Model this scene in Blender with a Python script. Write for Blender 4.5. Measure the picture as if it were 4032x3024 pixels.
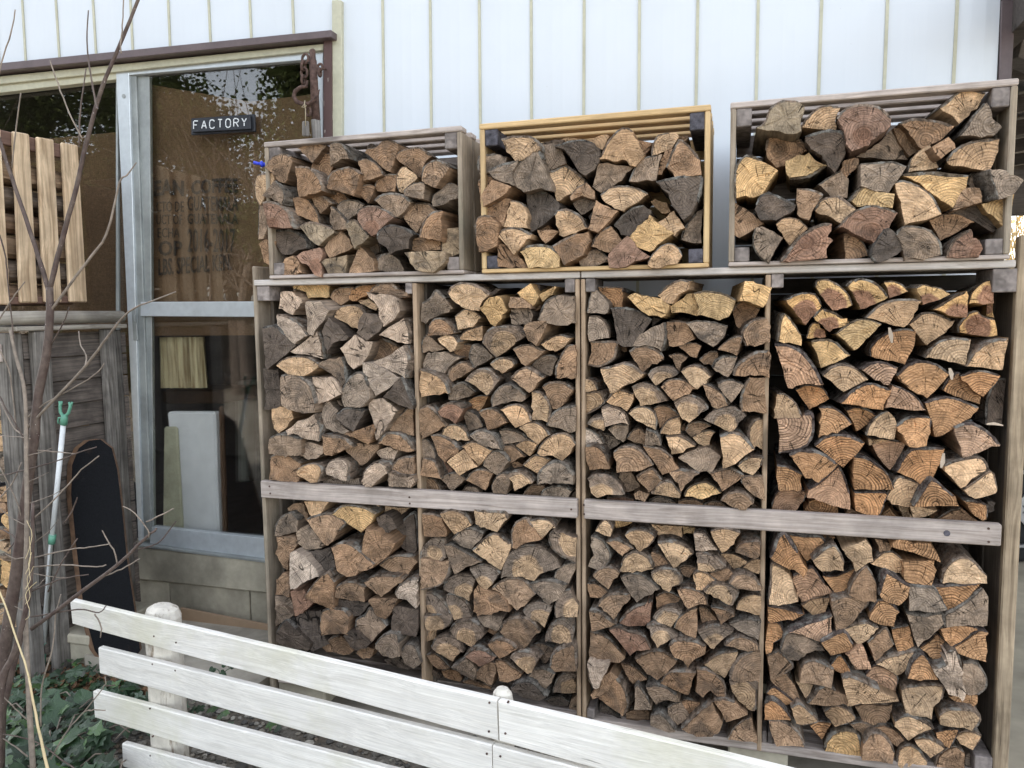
import bpy, math, random
from mathutils import Vector, noise
R_ = random.Random(7)
for o in list(bpy.data.objects): bpy.data.objects.remove(o)
SC = bpy.context.scene
COL = SC.collection

# ------------------------------------------------------------------ camera
CR = Vector((0.959392, 0.281832, -0.011724)); CU = Vector((-0.015293, 0.093469, 0.995505)); CF = Vector((-0.281661, 0.9549, -0.093984))
CAM = Vector((0.12677, -2.4, 1.47)); FPX = 3007.27
cam = bpy.data.cameras.new('camera'); cam.sensor_width = 36; cam.lens = FPX / 4032 * 36
cam.clip_start = 0.05; cam.clip_end = 2000
co = bpy.data.objects.new('camera', cam); COL.objects.link(co)
from mathutils import Matrix
co.matrix_world = Matrix(((CR.x, CU.x, -CF.x, CAM.x), (CR.y, CU.y, -CF.y, CAM.y), (CR.z, CU.z, -CF.z, CAM.z), (0, 0, 0, 1)))
SC.camera = co

# ------------------------------------------------------------------ sky, sun, exposure
SUN_EL, SUN_AZ = math.radians(40), math.radians(-28)      # azimuth measured from +y towards +x: the sun stands behind the workshop
w = bpy.data.worlds.new('World'); SC.world = w; w.use_nodes = True
nt = w.node_tree; nt.nodes.clear()
sky = nt.nodes.new('ShaderNodeTexSky'); sky.sky_type = 'NISHITA'; sky.sun_disc = False
sky.sun_elevation = SUN_EL; sky.sun_rotation = SUN_AZ; sky.air_density = 1.0; sky.dust_density = 2.5; sky.ozone_density = 0.6
bg = nt.nodes.new('ShaderNodeBackground'); bg.inputs[1].default_value = 0.15
wo = nt.nodes.new('ShaderNodeOutputWorld'); hs_ = nt.nodes.new('ShaderNodeHueSaturation'); hs_.inputs['Saturation'].default_value = .36      # thin high cloud: a paler sky than the bare model gives
nt.links.new(sky.outputs[0], hs_.inputs['Color']); nt.links.new(hs_.outputs[0], bg.inputs[0]); nt.links.new(bg.outputs[0], wo.inputs[0])
sl = bpy.data.lights.new('sun', 'SUN'); sl.energy = 3.2; sl.angle = math.radians(0.53); sl.color = (1, .95, .88)
so = bpy.data.objects.new('sun', sl); COL.objects.link(so)
sd = Vector((math.sin(SUN_AZ) * math.cos(SUN_EL), math.cos(SUN_AZ) * math.cos(SUN_EL), math.sin(SUN_EL)))
so.rotation_euler = sd.to_track_quat('Z', 'Y').to_euler(); so.location = (0, 5, 8)
SC.view_settings.view_transform = 'Standard'; SC.view_settings.look = 'None'
SC.view_settings.exposure = 2.35; SC.view_settings.gamma = 1; SC.view_settings.use_curve_mapping = False

# ------------------------------------------------------------------ pixel (of the 4032 x 3024 photograph) -> place on a given plane
def ray(u, v): return CR * ((u - 2016) / FPX) + CU * ((1512 - v) / FPX) + CF
def PY(u, v, y): d = ray(u, v); return CAM + d * ((y - CAM.y) / d.y)
def PX(u, v, x): d = ray(u, v); return CAM + d * ((x - CAM.x) / d.x)
def PZ(u, v, z): d = ray(u, v); return CAM + d * ((z - CAM.z) / d.z)

# ------------------------------------------------------------------ object helpers
def props(o, label=None, cat=None, group=None, kind=None):
    if label: o['label'] = label
    if cat: o['category'] = cat
    if group: o['group'] = group
    if kind: o['kind'] = kind
    return o
def thing(name, label, cat, loc=(0, 0, 0), group=None):
    o = bpy.data.objects.new(name, None); COL.objects.link(o); o.location = loc; o.empty_display_size = .05
    return props(o, label, cat, group)
def origin(o):
    v = Vector((0, 0, 0))
    while o is not None: v += Vector(o.location); o = o.parent
    return v
def mesh(name, V, F, mats, parent=None, idx=None, smooth=False):
    off = origin(parent)
    me = bpy.data.meshes.new(name)
    me.from_pydata([(a[0] - off.x, a[1] - off.y, a[2] - off.z) for a in V], [], F)
    for m in (mats if isinstance(mats, (list, tuple)) else [mats]): me.materials.append(m)
    if idx: me.polygons.foreach_set('material_index', idx)
    if smooth: me.polygons.foreach_set('use_smooth', [True] * len(F))
    me.update()
    o = bpy.data.objects.new(name, me); COL.objects.link(o)
    if parent is not None: o.parent = parent
    return o
class MB:
    def __init__(s): s.V = []; s.F = []; s.I = []
    def add(s, V, F, i=0):
        n = len(s.V); s.V += [tuple(v) for v in V]; s.F += [tuple(a + n for a in f) for f in F]; s.I += [i] * len(F)
    def out(s, name, mats, parent=None, smooth=False): return mesh(name, s.V, s.F, mats, parent, s.I, smooth)
BOXF = [(0, 3, 2, 1), (4, 5, 6, 7), (0, 1, 5, 4), (1, 2, 6, 5), (2, 3, 7, 6), (3, 0, 4, 7)]
def hexa(a, b, c, d, dep):
    """front corners a b c d (left-bottom, right-bottom, right-top, left-top), dep = vector to the back"""
    dep = Vector(dep); return [a, b, b + dep, a + dep, d, c, c + dep, d + dep], BOXF
def frame_of(V8):
    return V8
def bevel_box(V8, r):
    """8 corners of a box-like solid (BOXF order) -> chamfered solid: each corner gives three vertices"""
    V8 = [Vector(v) for v in V8]; nb = {0: (1, 3, 4), 1: (0, 2, 5), 2: (3, 1, 6), 3: (2, 0, 7), 4: (5, 7, 0), 5: (4, 6, 1), 6: (7, 5, 2), 7: (6, 4, 3)}
    V = []; ix = {}
    for i in range(8):
        for f in range(6):
            if i in BOXF[f]:
                p = V8[i].copy()
                for j in nb[i]:
                    if j in BOXF[f]:
                        e = V8[j] - V8[i]; L = e.length
                        p += e * (min(r, .35 * L) / max(L, 1e-6))
                ix[(i, f)] = len(V); V.append(p)
    F = [tuple(ix[(i, f)] for i in BOXF[f]) for f in range(6)]
    done = set()
    for f in range(6):
        q = BOXF[f]
        for k in range(4):
            a, b = q[k], q[(k + 1) % 4]
            if (min(a, b), max(a, b)) in done: continue
            done.add((min(a, b), max(a, b)))
            g = [h for h in range(6) if h != f and a in BOXF[h] and b in BOXF[h]][0]
            F.append((ix[(b, f)], ix[(a, f)], ix[(a, g)], ix[(b, g)]))
    for i in range(8):
        fs = [f for f in range(6) if i in BOXF[f]]
        F.append(tuple(ix[(i, f)] for f in fs))
    return V, F
def fix_normals(o):
    import bmesh
    bm = bmesh.new(); bm.from_mesh(o.data); bmesh.ops.recalc_face_normals(bm, faces=bm.faces); bm.to_mesh(o.data); bm.free(); return o
def box(name, x0, x1, y0, y1, z0, z1, mat, parent=None, r=.0025, wob=0):
    j = lambda: R_.uniform(-wob, wob)
    V8 = [Vector((x, y, z)) + Vector((j(), j(), j())) for z in (z0, z1) for x, y in ((x0, y0), (x1, y0), (x1, y1), (x0, y1))]
    V, F = bevel_box(V8, r); return fix_normals(mesh(name, V, F, mat, parent))
def quadslab(name, pts, y, dy, mat, parent=None, r=.002, plane='y'):
    """front face traced in the photograph (4 pixels, left-bottom, right-bottom, right-top, left-top) on the plane y, dy deep"""
    P = [PY(u, v, y) if plane == 'y' else PX(u, v, y) for u, v in pts]
    dep = (0, dy, 0) if plane == 'y' else (dy, 0, 0)
    V8, _ = hexa(*P, dep); V, F = bevel_box(V8, r); return fix_normals(mesh(name, V, F, mat, parent))
def beam(name, A, B, wdt, thk, mat, parent=None, up=Vector((0, 0, 1)), r=.002):
    A = Vector(A); B = Vector(B); d = (B - A).normalized(); s = d.cross(up)
    if s.length < 1e-3: s = d.cross(Vector((0, 1, 0)))
    s.normalize(); u = s.cross(d).normalized(); s *= wdt / 2; u *= thk / 2
    V8 = [A - s - u, A + s - u, A + s + u, A - s + u, B - s - u, B + s - u, B + s + u, B - s + u]
    V, F = bevel_box(V8, r); return fix_normals(mesh(name, V, F, mat, parent))
def tube(mb, P, rad, seg=8, cap=True, i=0, jit=0):
    P = [Vector(p) for p in P]; n = len(P); rad = rad if isinstance(rad, (list, tuple)) else [rad] * n
    V = []; up = None
    for k in range(n):
        t = (P[min(k + 1, n - 1)] - P[max(k - 1, 0)]).normalized()
        if up is None: up = t.orthogonal().normalized()
        up = (up - t * up.dot(t)).normalized(); s = t.cross(up)
        for a in range(seg):
            th = 2 * math.pi * a / seg; q = rad[k] * (1 + (R_.uniform(-jit, jit) if jit else 0))
            V.append(P[k] + up * math.cos(th) * q + s * math.sin(th) * q)
    F = [(k * seg + a, k * seg + (a + 1) % seg, (k + 1) * seg + (a + 1) % seg, (k + 1) * seg + a) for k in range(n - 1) for a in range(seg)]
    if cap: F += [tuple(range(seg))[::-1], tuple((n - 1) * seg + a for a in range(seg))]
    mb.add(V, F, i)
def tubeobj(name, P, rad, mat, parent=None, seg=8, jit=0):
    mb = MB(); tube(mb, P, rad, seg, jit=jit); return fix_normals(mb.out(name, mat, parent, True))
def prism(name, P2, y0, y1, mat, parent=None, axis='y'):
    """outline P2 of (a, b) extruded along an axis"""
    n = len(P2)
    f = {'y': lambda a, b, t: (a, t, b), 'x': lambda a, b, t: (t, a, b), 'z': lambda a, b, t: (a, b, t)}[axis]
    V = [f(a, b, y0) for a, b in P2] + [f(a, b, y1) for a, b in P2]
    F = [tuple(range(n)), tuple(range(2 * n - 1, n - 1, -1))] + [(i, n + i, n + (i + 1) % n, (i + 1) % n) for i in range(n)]
    return fix_normals(mesh(name, V, F, mat, parent))

# ------------------------------------------------------------------ materials
class NT:
    def __init__(s, name, rough=.8, spec=.3):
        s.m = bpy.data.materials.new(name); s.m.use_nodes = True; s.t = s.m.node_tree; s.t.nodes.clear()
        s.o = s.n('OutputMaterial'); s.b = s.n('BsdfPrincipled'); s.l(s.b.outputs[0], s.o.inputs[0])
        s.b.inputs['Roughness'].default_value = rough; s.b.inputs['Specular IOR Level'].default_value = spec
    def n(s, t): return s.t.nodes.new('ShaderNode' + t)
    def l(s, a, b): s.t.links.new(a, b)
    def setin(s, inp, v):
        if isinstance(v, (int, float)): inp.default_value = v
        elif isinstance(v, (tuple, list)):
            inp.default_value = (*v, 1) if (len(v) == 3 and len(inp.default_value) == 4) else v
        else: s.l(v, inp)
    def math(s, op, a, b=0, c=None, clamp=False):
        n = s.n('Math'); n.operation = op; n.use_clamp = clamp; s.setin(n.inputs[0], a); s.setin(n.inputs[1], b)
        if c is not None: s.setin(n.inputs[2], c)
        return n.outputs[0]
    def vmath(s, op, a, b=(0, 0, 0)):
        n = s.n('VectorMath'); n.operation = op; s.setin(n.inputs[0], a)
        if op == 'SCALE': s.setin(n.inputs[3], b)
        else: s.setin(n.inputs[1], b)
        return n.outputs['Value'] if op in ('LENGTH', 'DOT_PRODUCT') else n.outputs[0]
    def noise(s, vec, scale=5, det=3, rough=.55, dist=0, dim='3D'):
        n = s.n('TexNoise'); n.noise_dimensions = dim
        if vec is not None: s.l(vec, n.inputs['Vector'])
        s.setin(n.inputs['Scale'], scale); n.inputs['Detail'].default_value = det; n.inputs['Roughness'].default_value = rough; n.inputs['Distortion'].default_value = dist
        return n.outputs[0]
    def map(s, v, a, b, c=0, d=1, smooth=False):
        n = s.n('MapRange'); n.clamp = True
        if smooth: n.interpolation_type = 'SMOOTHSTEP'
        s.setin(n.inputs[0], v); s.setin(n.inputs[1], a); s.setin(n.inputs[2], b); s.setin(n.inputs[3], c); s.setin(n.inputs[4], d); return n.outputs[0]
    def mix(s, f, a, b, mode='MIX'):
        n = s.n('Mix'); n.data_type = 'RGBA'; n.blend_type = mode; s.setin(n.inputs[0], f); s.setin(n.inputs[6], a); s.setin(n.inputs[7], b); return n.outputs[2]
    def mul(s, col, f):       # colour times a factor
        return s.mix(1.0, col, f, 'MULTIPLY')
    def attr(s, name, out='Color'):
        n = s.n('Attribute'); n.attribute_name = name; return n.outputs[out]
    def coord(s, rnd=True, scale=(1, 1, 1)):
        c = s.n('TexCoord').outputs['Object']
        if rnd:
            oi = s.n('ObjectInfo'); r = s.vmath('SCALE', (13.1, 7.7, 9.3), oi.outputs['Random']); c = s.vmath('ADD', c, r)
        return s.vmath('MULTIPLY', c, scale)
    def sep(s, v):
        n = s.n('SeparateXYZ'); s.l(v, n.inputs[0]); return n.outputs
    def bump(s, h, strength=.4, dist=.003):
        n = s.n('Bump'); n.inputs['Strength'].default_value = strength; n.inputs['Distance'].default_value = dist; s.l(h, n.inputs['Height']); s.l(n.outputs[0], s.b.inputs['Normal'])
    def rnd(s): return s.n('ObjectInfo').outputs['Random']
    def col(s, c): s.setin(s.b.inputs['Base Color'], c); return s.m

def wood(name, col, axis='x', col2=None, con=.5, rough=.8, knots=True, mott=.35, var=.25, bump=.5, fine=1.0, moss=None, turn=None):
    """board: grain runs along axis; colour swings to col2 in streaks, each object has its own tone"""
    t = NT(name, rough); col2 = col2 or tuple(c * .5 for c in col)
    g = 2.0 * fine; a = 105 * fine
    sc = {'x': (g, a, a), 'y': (a, g, a), 'z': (a, a, g)}[axis]
    c = t.coord()
    if turn:      # board runs at an angle in plan: turn the grain with it
        cb = t.n('CombineXYZ'); t.l(t.vmath('DOT_PRODUCT', c, (turn[0], turn[1], 0)), cb.inputs[0]); t.l(t.vmath('DOT_PRODUCT', c, (-turn[1], turn[0], 0)), cb.inputs[1]); t.l(t.sep(c)[2], cb.inputs[2]); c = cb.outputs[0]
    v = t.vmath('MULTIPLY', c, sc)
    wv = t.noise(t.vmath('MULTIPLY', c, {'x': (.35, 1, 1), 'y': (1, .35, 1), 'z': (1, 1, .35)}[axis]), 5, 2)
    v = t.vmath('ADD', v, t.vmath('SCALE', (1, 1, 1), t.math('MULTIPLY', wv, 5.0)))
    g1 = t.noise(v, 1.0, 4, .6); g2 = t.noise(v, 3.3, 3, .7); big = t.noise(c, 9, 4, .6)
    lines = t.map(g1, .40, .66); f = t.math('MULTIPLY', lines, con)
    colr = t.mix(f, col, col2)
    colr = t.mul(colr, t.map(g2, .3, .75, 1.12, .8)); colr = t.mul(colr, t.map(big, .3, .7, 1 + mott * .5, 1 - mott))
    colr = t.mul(colr, t.map(t.rnd(), 0, 1, 1 - var, 1 + var))
    if knots:
        vo = t.n('TexVoronoi'); vo.feature = 'F1'; k = {'x': (1.3, 6, 6), 'y': (6, 1.3, 6), 'z': (6, 6, 1.3)}[axis]
        t.l(t.vmath('MULTIPLY', c, k), vo.inputs['Vector']); vo.inputs['Scale'].default_value = 1.0
        colr = t.mix(t.map(vo.outputs['Distance'], .06, .11, .8, 0, True), colr, tuple(q * .25 for q in col))
    if moss:
        colr = t.mix(t.map(t.noise(c, 3.2, 5, .65), .5, .72, 0, .55), colr, moss)
    cr = t.map(g1, .70, .74, 0, 1); colr = t.mul(colr, t.map(cr, 0, 1, 1, .45))
    h = t.math('SUBTRACT', t.math('ADD', t.math('MULTIPLY', g2, .5), g1), t.math('MULTIPLY', cr, .8))
    t.bump(h, bump, .003); return t.col(colr)
def plain(name, col, rough=.5, metal=0, var=.12, scale=14, spec=.4, bump=.15, con=.25, dist=.002):
    t = NT(name, rough, spec); c = t.coord(); n1 = t.noise(c, scale, 5, .6); n2 = t.noise(c, scale * 7, 3)
    k = t.mul(t.mul(col, t.map(n1, .3, .7, 1 + con * .5, 1 - con)), t.map(n2, .3, .7, 1.05, .93)); k = t.mul(k, t.map(t.rnd(), 0, 1, 1 - var, 1 + var))
    t.b.inputs['Metallic'].default_value = metal; t.l(t.map(n1, .3, .7, rough * .85, min(1, rough * 1.15)), t.b.inputs['Roughness'])
    t.bump(t.math('ADD', n1, t.math('MULTIPLY', n2, .4)), bump, dist); return t.col(k)

M = {}
M['siding'] = None
def siding_mat():
    t = NT('white painted siding', .42, .5); c = t.coord(False); n = t.noise(c, 2.2, 4); v = t.noise(t.vmath('MULTIPLY', c, (60, 60, 1.2)), 1, 3)
    sp = t.noise(c, 160, 2); k = t.mul((.625, .665, .70), t.map(n, .3, .7, 1.03, .96)); k = t.mul(k, t.map(v, .35, .7, 1.0, .99))
    k = t.mix(t.map(sp, .77, .80, 0, .5), k, (.25, .24, .2)); t.bump(n, .12, .02); return t.col(k)
M['siding'] = siding_mat()
M['cream'] = plain('cream aluminium strip', (.50, .485, .36), .45, 0, .03, 8, bump=.05, con=.12)
M['alu'] = plain('silver anodised aluminium', (.56, .60, .62), .34, .35, .02, 5, bump=.04, con=.14)
M['alud'] = plain('weathered grey aluminium', (.33, .35, .34), .5, .3, .02, 5, bump=.06, con=.3)
M['brown'] = plain('brown painted metal', (.115, .085, .085), .4, .0, .03, 10, bump=.08, con=.2)
def peeling():
    t = NT('peeling brown paint', .7); c = t.coord(False); n = t.noise(t.vmath('MULTIPLY', c, (38, 38, 9)), 1, 4, .6)
    k = t.mix(t.map(n, .60, .64), (.10, .06, .055), (.55, .50, .44)); t.bump(n, .3, .002); return t.col(k)
M['peel'] = peeling()
M['grey_x'] = wood('grey weathered board', (.57, .49, .435), 'x', (.29, .235, .195), .75, .82, True, .3, .14)
M['grey_light'] = wood('silver grey board edge', (.62, .57, .52), 'x', (.40, .36, .32), .6, .8, False, .2, .06)
M['grey_y'] = wood('grey weathered board end on', (.33, .295, .26), 'y', (.15, .13, .11), .6, .85, False, .35, .2)
M['grey_z'] = wood('grey brown upright', (.40, .33, .25), 'z', (.22, .17, .12), .7, .85, True, .35, .12, moss=(.17, .165, .12))
M['rack_side'] = wood('rack side board with painted shade', (.20, .165, .13), 'z', (.10, .08, .06), .6, .85, True, .3, .15)  # darker copy of the upright wood, inner shade of the rack put into its colour
M['rack_back'] = wood('back slat in shade tone', (.085, .07, .055), 'x', (.05, .04, .032), .5, .9, False)  # near-black tone stands in for the shade behind the logs
M['post_brown'] = wood('rough brown end post', (.44, .345, .235), 'z', (.21, .155, .10), .8, .85, True, .35, .05, bump=.9)
M['post_tan'] = wood('tan divider board', (.50, .37, .25), 'z', (.28, .19, .12), .7, .8, True, .25, .1)
M['pine_x'] = wood('fresh pine board', (.66, .46, .235), 'x', (.42, .26, .11), .5, .65, True, .15, .05)
M['pine_z'] = wood('fresh pine upright', (.64, .46, .245), 'z', (.42, .27, .12), .5, .65, True, .15, .05)
M['pale_z'] = wood('pale planed slat', (.74, .56, .37), 'z', (.36, .24, .14), .85, .65, True, .25, .10, fine=.6)
M['redbrown_x'] = wood('reddish brown rail', (.20, .12, .09), 'x', (.10, .06, .05), .5, .7, False)
M['redbrown_y'] = wood('reddish brown rail', (.20, .12, .09), 'y', (.10, .06, .05), .5, .7, False)
M['clap_y'] = wood('dark weathered clapboard', (.20, .165, .14), 'y', (.07, .06, .052), .8, .8, True, .45, .25)
M['oldpost_z'] = wood('old grey post', (.235, .215, .19), 'z', (.08, .07, .06), .85, .9, True, .45, .2)
M['pole_y'] = wood('silvery round pole', (.42, .38, .32), 'y', (.25, .22, .18), .5, .8, True, .3, .05)
def blockend():
    t = NT('block end grain', .85); c = t.coord(); v = t.vmath('MULTIPLY', c, (1, .2, 1)); d = t.vmath('LENGTH', t.vmath('ADD', v, (.13, 0, .07)))
    n = t.noise(c, 14, 3); r = t.math('SINE', t.math('ADD', t.math('MULTIPLY', d, 10), t.math('MULTIPLY', n, 26)))
    k = t.mul((.25, .215, .195), t.map(r, -1, 1, .7, 1.15)); k = t.mul(k, t.map(t.rnd(), 0, 1, .7, 1.25)); k = t.mul(k, t.map(t.noise(c, 50, 3), .3, .7, 1.2, .7)); t.bump(r, .2, .002); return t.col(k)
M['block'] = blockend()
M['blockdark'] = plain('dark stained block end', (.085, .08, .095), .7, 0, .1, 60, bump=.4, con=.7)
M['fence'] = wood('white painted fence board', (.84, .815, .755), 'x', (.68, .65, .585), .6, .6, False, .07, .03, .45, fine=.8, moss=(.60, .58, .40), turn=(.988, -.154))
def postpaint():
    t = NT('flaking white paint on log post', .85); c = t.coord(False); v = t.vmath('MULTIPLY', c, (30, 30, 7)); n = t.noise(v, 1, 5, .65); n2 = t.noise(c, 25, 4)
    k = t.mix(t.map(n, .56, .66), (.66, .62, .54), (.27, .215, .16)); k = t.mul(k, t.map(n2, .3, .7, 1.1, .8)); t.bump(n, .8, .01); return t.col(k)
M['postpaint'] = postpaint()
M['concrete'] = plain('old concrete', (.43, .39, .30), .9, 0, .08, 5, bump=.5, con=.4, dist=.006)
M['slab'] = plain('concrete slab', (.42, .38, .31), .9, 0, .05, 4, bump=.5, con=.45, dist=.006)
M['brownboard'] = plain('tan hardboard', (.36, .25, .16), .6, 0, .02, 3, bump=.05, con=.15)
def deck():
    t = NT('worn black grip tape', .9, .08); c = t.coord(False); n = t.noise(c, 6, 5, .65); n2 = t.noise(c, 300, 2)
    k = t.mix(t.map(n, .62, .74, 0, .6), (.012, .0125, .014), (.06, .04, .028)); k = t.mul(k, t.map(n2, .3, .7, 1.4, .7)); t.bump(n2, .5, .001); return t.col(k)
M['deck'] = deck()
M['deckedge'] = plain('worn wooden deck edge', (.17, .10, .06), .6, 0, 0, 30, con=.5)
M['white_pl'] = plain('white enamelled tube', (.74, .76, .76), .35, 0, 0, 12, con=.1, bump=.03)
M['green_pl'] = plain('sea green plastic', (.13, .33, .23), .45, 0, 0, 20, con=.2)
M['blue_pl'] = plain('blue plastic', (.02, .05, .62), .35, 0, 0, 20, con=.1)
M['rust'] = plain('rusty iron', (.115, .070, .055), .8, .2, .08, 70, bump=.7, con=.55)
M['string'] = plain('jute string', (.45, .38, .26), .9, 0, 0, 80)
M['black'] = plain('black painted wood', (.018, .020, .026), .45, 0, 0, 30, con=.4)
M['whitepaint'] = plain('white stencil paint', (.72, .74, .74), .7, 0, 0, 90, con=.25)
M['rubber'] = plain('black rubber', (.02, .02, .02), .8)
M['carpaint'] = plain('dark grey car paint', (.02, .021, .024), .18, .1, 0, 3, spec=.6, bump=0, con=.1)
M['rim'] = plain('alloy rim', (.55, .55, .56), .3, .8)
M['carglass'] = plain('dark car glass', (.01, .012, .014), .05, 0, 0, 2, spec=.7, bump=0)
M['lamp'] = plain('clear headlight', (.6, .62, .64), .1, .3)
M['beam_dark'] = wood('dark carport timber', (.10, .085, .075), 'x', (.05, .04, .035), .5, .85)
M['roof'] = plain('dark roof sheet', (.05, .05, .055), .7)
M['soilpaper'] = plain('dry brown leaf', (.22, .12, .06), .8, 0, .4, 50)
M['palepaper'] = plain('pale dry leaf', (.52, .42, .32), .8, 0, .2, 50)
def burlap():
    t = NT('burlap weave', .95, .1); c = t.coord(False); wx = t.noise(t.vmath('MULTIPLY', c, (500, 1, 60)), 1, 2); wz = t.noise(t.vmath('MULTIPLY', c, (60, 1, 500)), 1, 2)
    n = t.noise(c, 3, 3); k = t.mul((.165, .105, .064), t.map(t.math('ADD', wx, wz), .7, 1.3, .6, 1.35)); k = t.mul(k, t.map(n, .3, .7, 1.15, .8)); t.bump(wx, .3, .001); return t.col(k)
M['burlap'] = burlap()
M['ink'] = plain('faded black ink', (.035, .028, .024), .95, 0, 0, 60, con=.5)
M['inkgreen'] = plain('faded green ink', (.03, .07, .045), .95, 0, 0, 60, con=.5)
def clothmat():
    t = NT('cream folded cloth', .95, .1); c = t.coord(False); n = t.noise(t.vmath('MULTIPLY', c, (60, 60, 3)), 1, 3, .6); return t.col(t.mix(t.map(n, .4, .62), (.62, .55, .36), (.27, .20, .11)))  # vertical brown streaks put the shade of the folds into the colour
M['cloth'] = clothmat()
M['room'] = plain('dim brown interior', (.045, .040, .040), .9)
M['shelfwood'] = plain('brown shelf wood', (.12, .07, .045), .6)
M['fridge'] = plain('white enamel cabinet', (.86, .88, .92), .35, 0, 0, 2, con=.06)
M['creampanel'] = plain('cream panel', (.55, .54, .40), .6)
def glass(name, rough, refr):
    m = bpy.data.materials.new(name); m.use_nodes = True; t = m.node_tree; t.nodes.clear(); o = t.nodes.new('ShaderNodeOutputMaterial'); mx = t.nodes.new('ShaderNodeMixShader')
    lw = t.nodes.new('ShaderNodeLayerWeight'); lw.inputs[0].default_value = .5; pw = t.nodes.new('ShaderNodeMath'); pw.operation = 'POWER'; pw.inputs[1].default_value = 5; t.links.new(lw.outputs['Facing'], pw.inputs[0])
    fr = t.nodes.new('ShaderNodeMath'); fr.operation = 'MULTIPLY_ADD'; fr.inputs[1].default_value = .93; fr.inputs[2].default_value = .062; t.links.new(pw.outputs[0], fr.inputs[0]); g = t.nodes.new('ShaderNodeBsdfGlossy'); g.inputs['Roughness'].default_value = rough; g.inputs[0].default_value = (1, 1, 1, 1)
    if refr:
        a = t.nodes.new('ShaderNodeBsdfRefraction'); a.inputs['IOR'].default_value = 1.02; a.inputs['Roughness'].default_value = refr
    else: a = t.nodes.new('ShaderNodeBsdfTransparent')
    a.inputs[0].default_value = (.9, .9, .88, 1)
    if refr:
        tr = t.nodes.new('ShaderNodeBsdfTransparent'); tr.inputs[0].default_value = (.92, .92, .90, 1); m2 = t.nodes.new('ShaderNodeMixShader'); m2.inputs[0].default_value = .65
        t.links.new(tr.outputs[0], m2.inputs[1]); t.links.new(a.outputs[0], m2.inputs[2]); a = m2
    mu = t.nodes.new('ShaderNodeMath'); mu.operation = 'MULTIPLY'; mu.inputs[1].default_value = 1.0; mu.use_clamp = True
    t.links.new(fr.outputs[0], mu.inputs[0]); t.links.new(mu.outputs[0], mx.inputs[0]); t.links.new(a.outputs[0], mx.inputs[1]); t.links.new(g.outputs[0], mx.inputs[2]); t.links.new(mx.outputs[0], o.inputs[0]); return m
M['glass'] = glass('window glass', .0, 0)
M['frosted'] = glass('slightly frosted glass', .03, .24)
def leafmat(name, c1, c2, rough=.35):
    t = NT(name, rough, .5); c = t.coord(); n = t.noise(c, 18, 4); k = t.mix(t.map(n, .35, .65), c1, c2); k = t.mul(k, t.map(t.rnd(), 0, 1, .6, 1.5)); t.bump(n, .3, .004); return t.col(k)
M['ivy'] = leafmat('dark ivy leaf', (.016, .038, .016), (.03, .062, .024), .45); M['ivylight'] = leafmat('light ivy leaf', (.07, .13, .03), (.035, .085, .025)); M['vein'] = plain('ivy vein', (.10, .16, .09), .5)
M['treeleaf'] = leafmat('tree leaf', (.03, .045, .012), (.10, .13, .03), .5); M['treebark'] = plain('tree bark', (.09, .07, .055), .9)
def groundmat():
    t = NT('soil and gravel', .95); c = t.coord(False); n = t.noise(c, 2.5, 5, .6); n2 = t.noise(c, 60, 4, .7)
    k = t.mix(t.map(n, .4, .6), (.115, .095, .07), (.17, .155, .13)); k = t.mul(k, t.map(n2, .3, .7, 1.3, .65)); t.bump(n2, .8, .01); return t.col(k)
M['ground'] = groundmat()
M['drive'] = plain('concrete drive with painted sunlight', (.46, .40, .30), .9, 0, 0, 1.6, bump=.5, con=.5, dist=.01)  # warm bright tone stands in for sunlight on the concrete
def stonemat():
    t = NT('gravel stone', .9); a = t.attr('tint'); k = t.mul(a, t.map(t.noise(t.coord(False), 120, 3), .3, .7, 1.25, .75)); return t.col(k)
M['stone'] = stonemat()
def twig():
    t = NT('reddish twig bark', .6); c = t.coord(False); n = t.noise(t.vmath('MULTIPLY', c, (90, 90, 60)), 1, 3); n2 = t.noise(c, 25, 3)
    k = t.mix(t.map(n2, .35, .65), (.075, .050, .043), (.13, .098, .08)); k = t.mul(k, t.map(n, .3, .7, 1.2, .75)); k = t.mix(t.map(t.noise(c, 170, 2), .72, .76), k, (.5, .46, .42)); t.bump(n, .3, .002); return t.col(k)
M['twig'] = twig(); M['twigpale'] = plain('pale grey twig', (.27, .22, .175), .7, 0, .1, 40, con=.4); M['straw'] = plain('straw stalk', (.60, .48, .27), .6)

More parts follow.
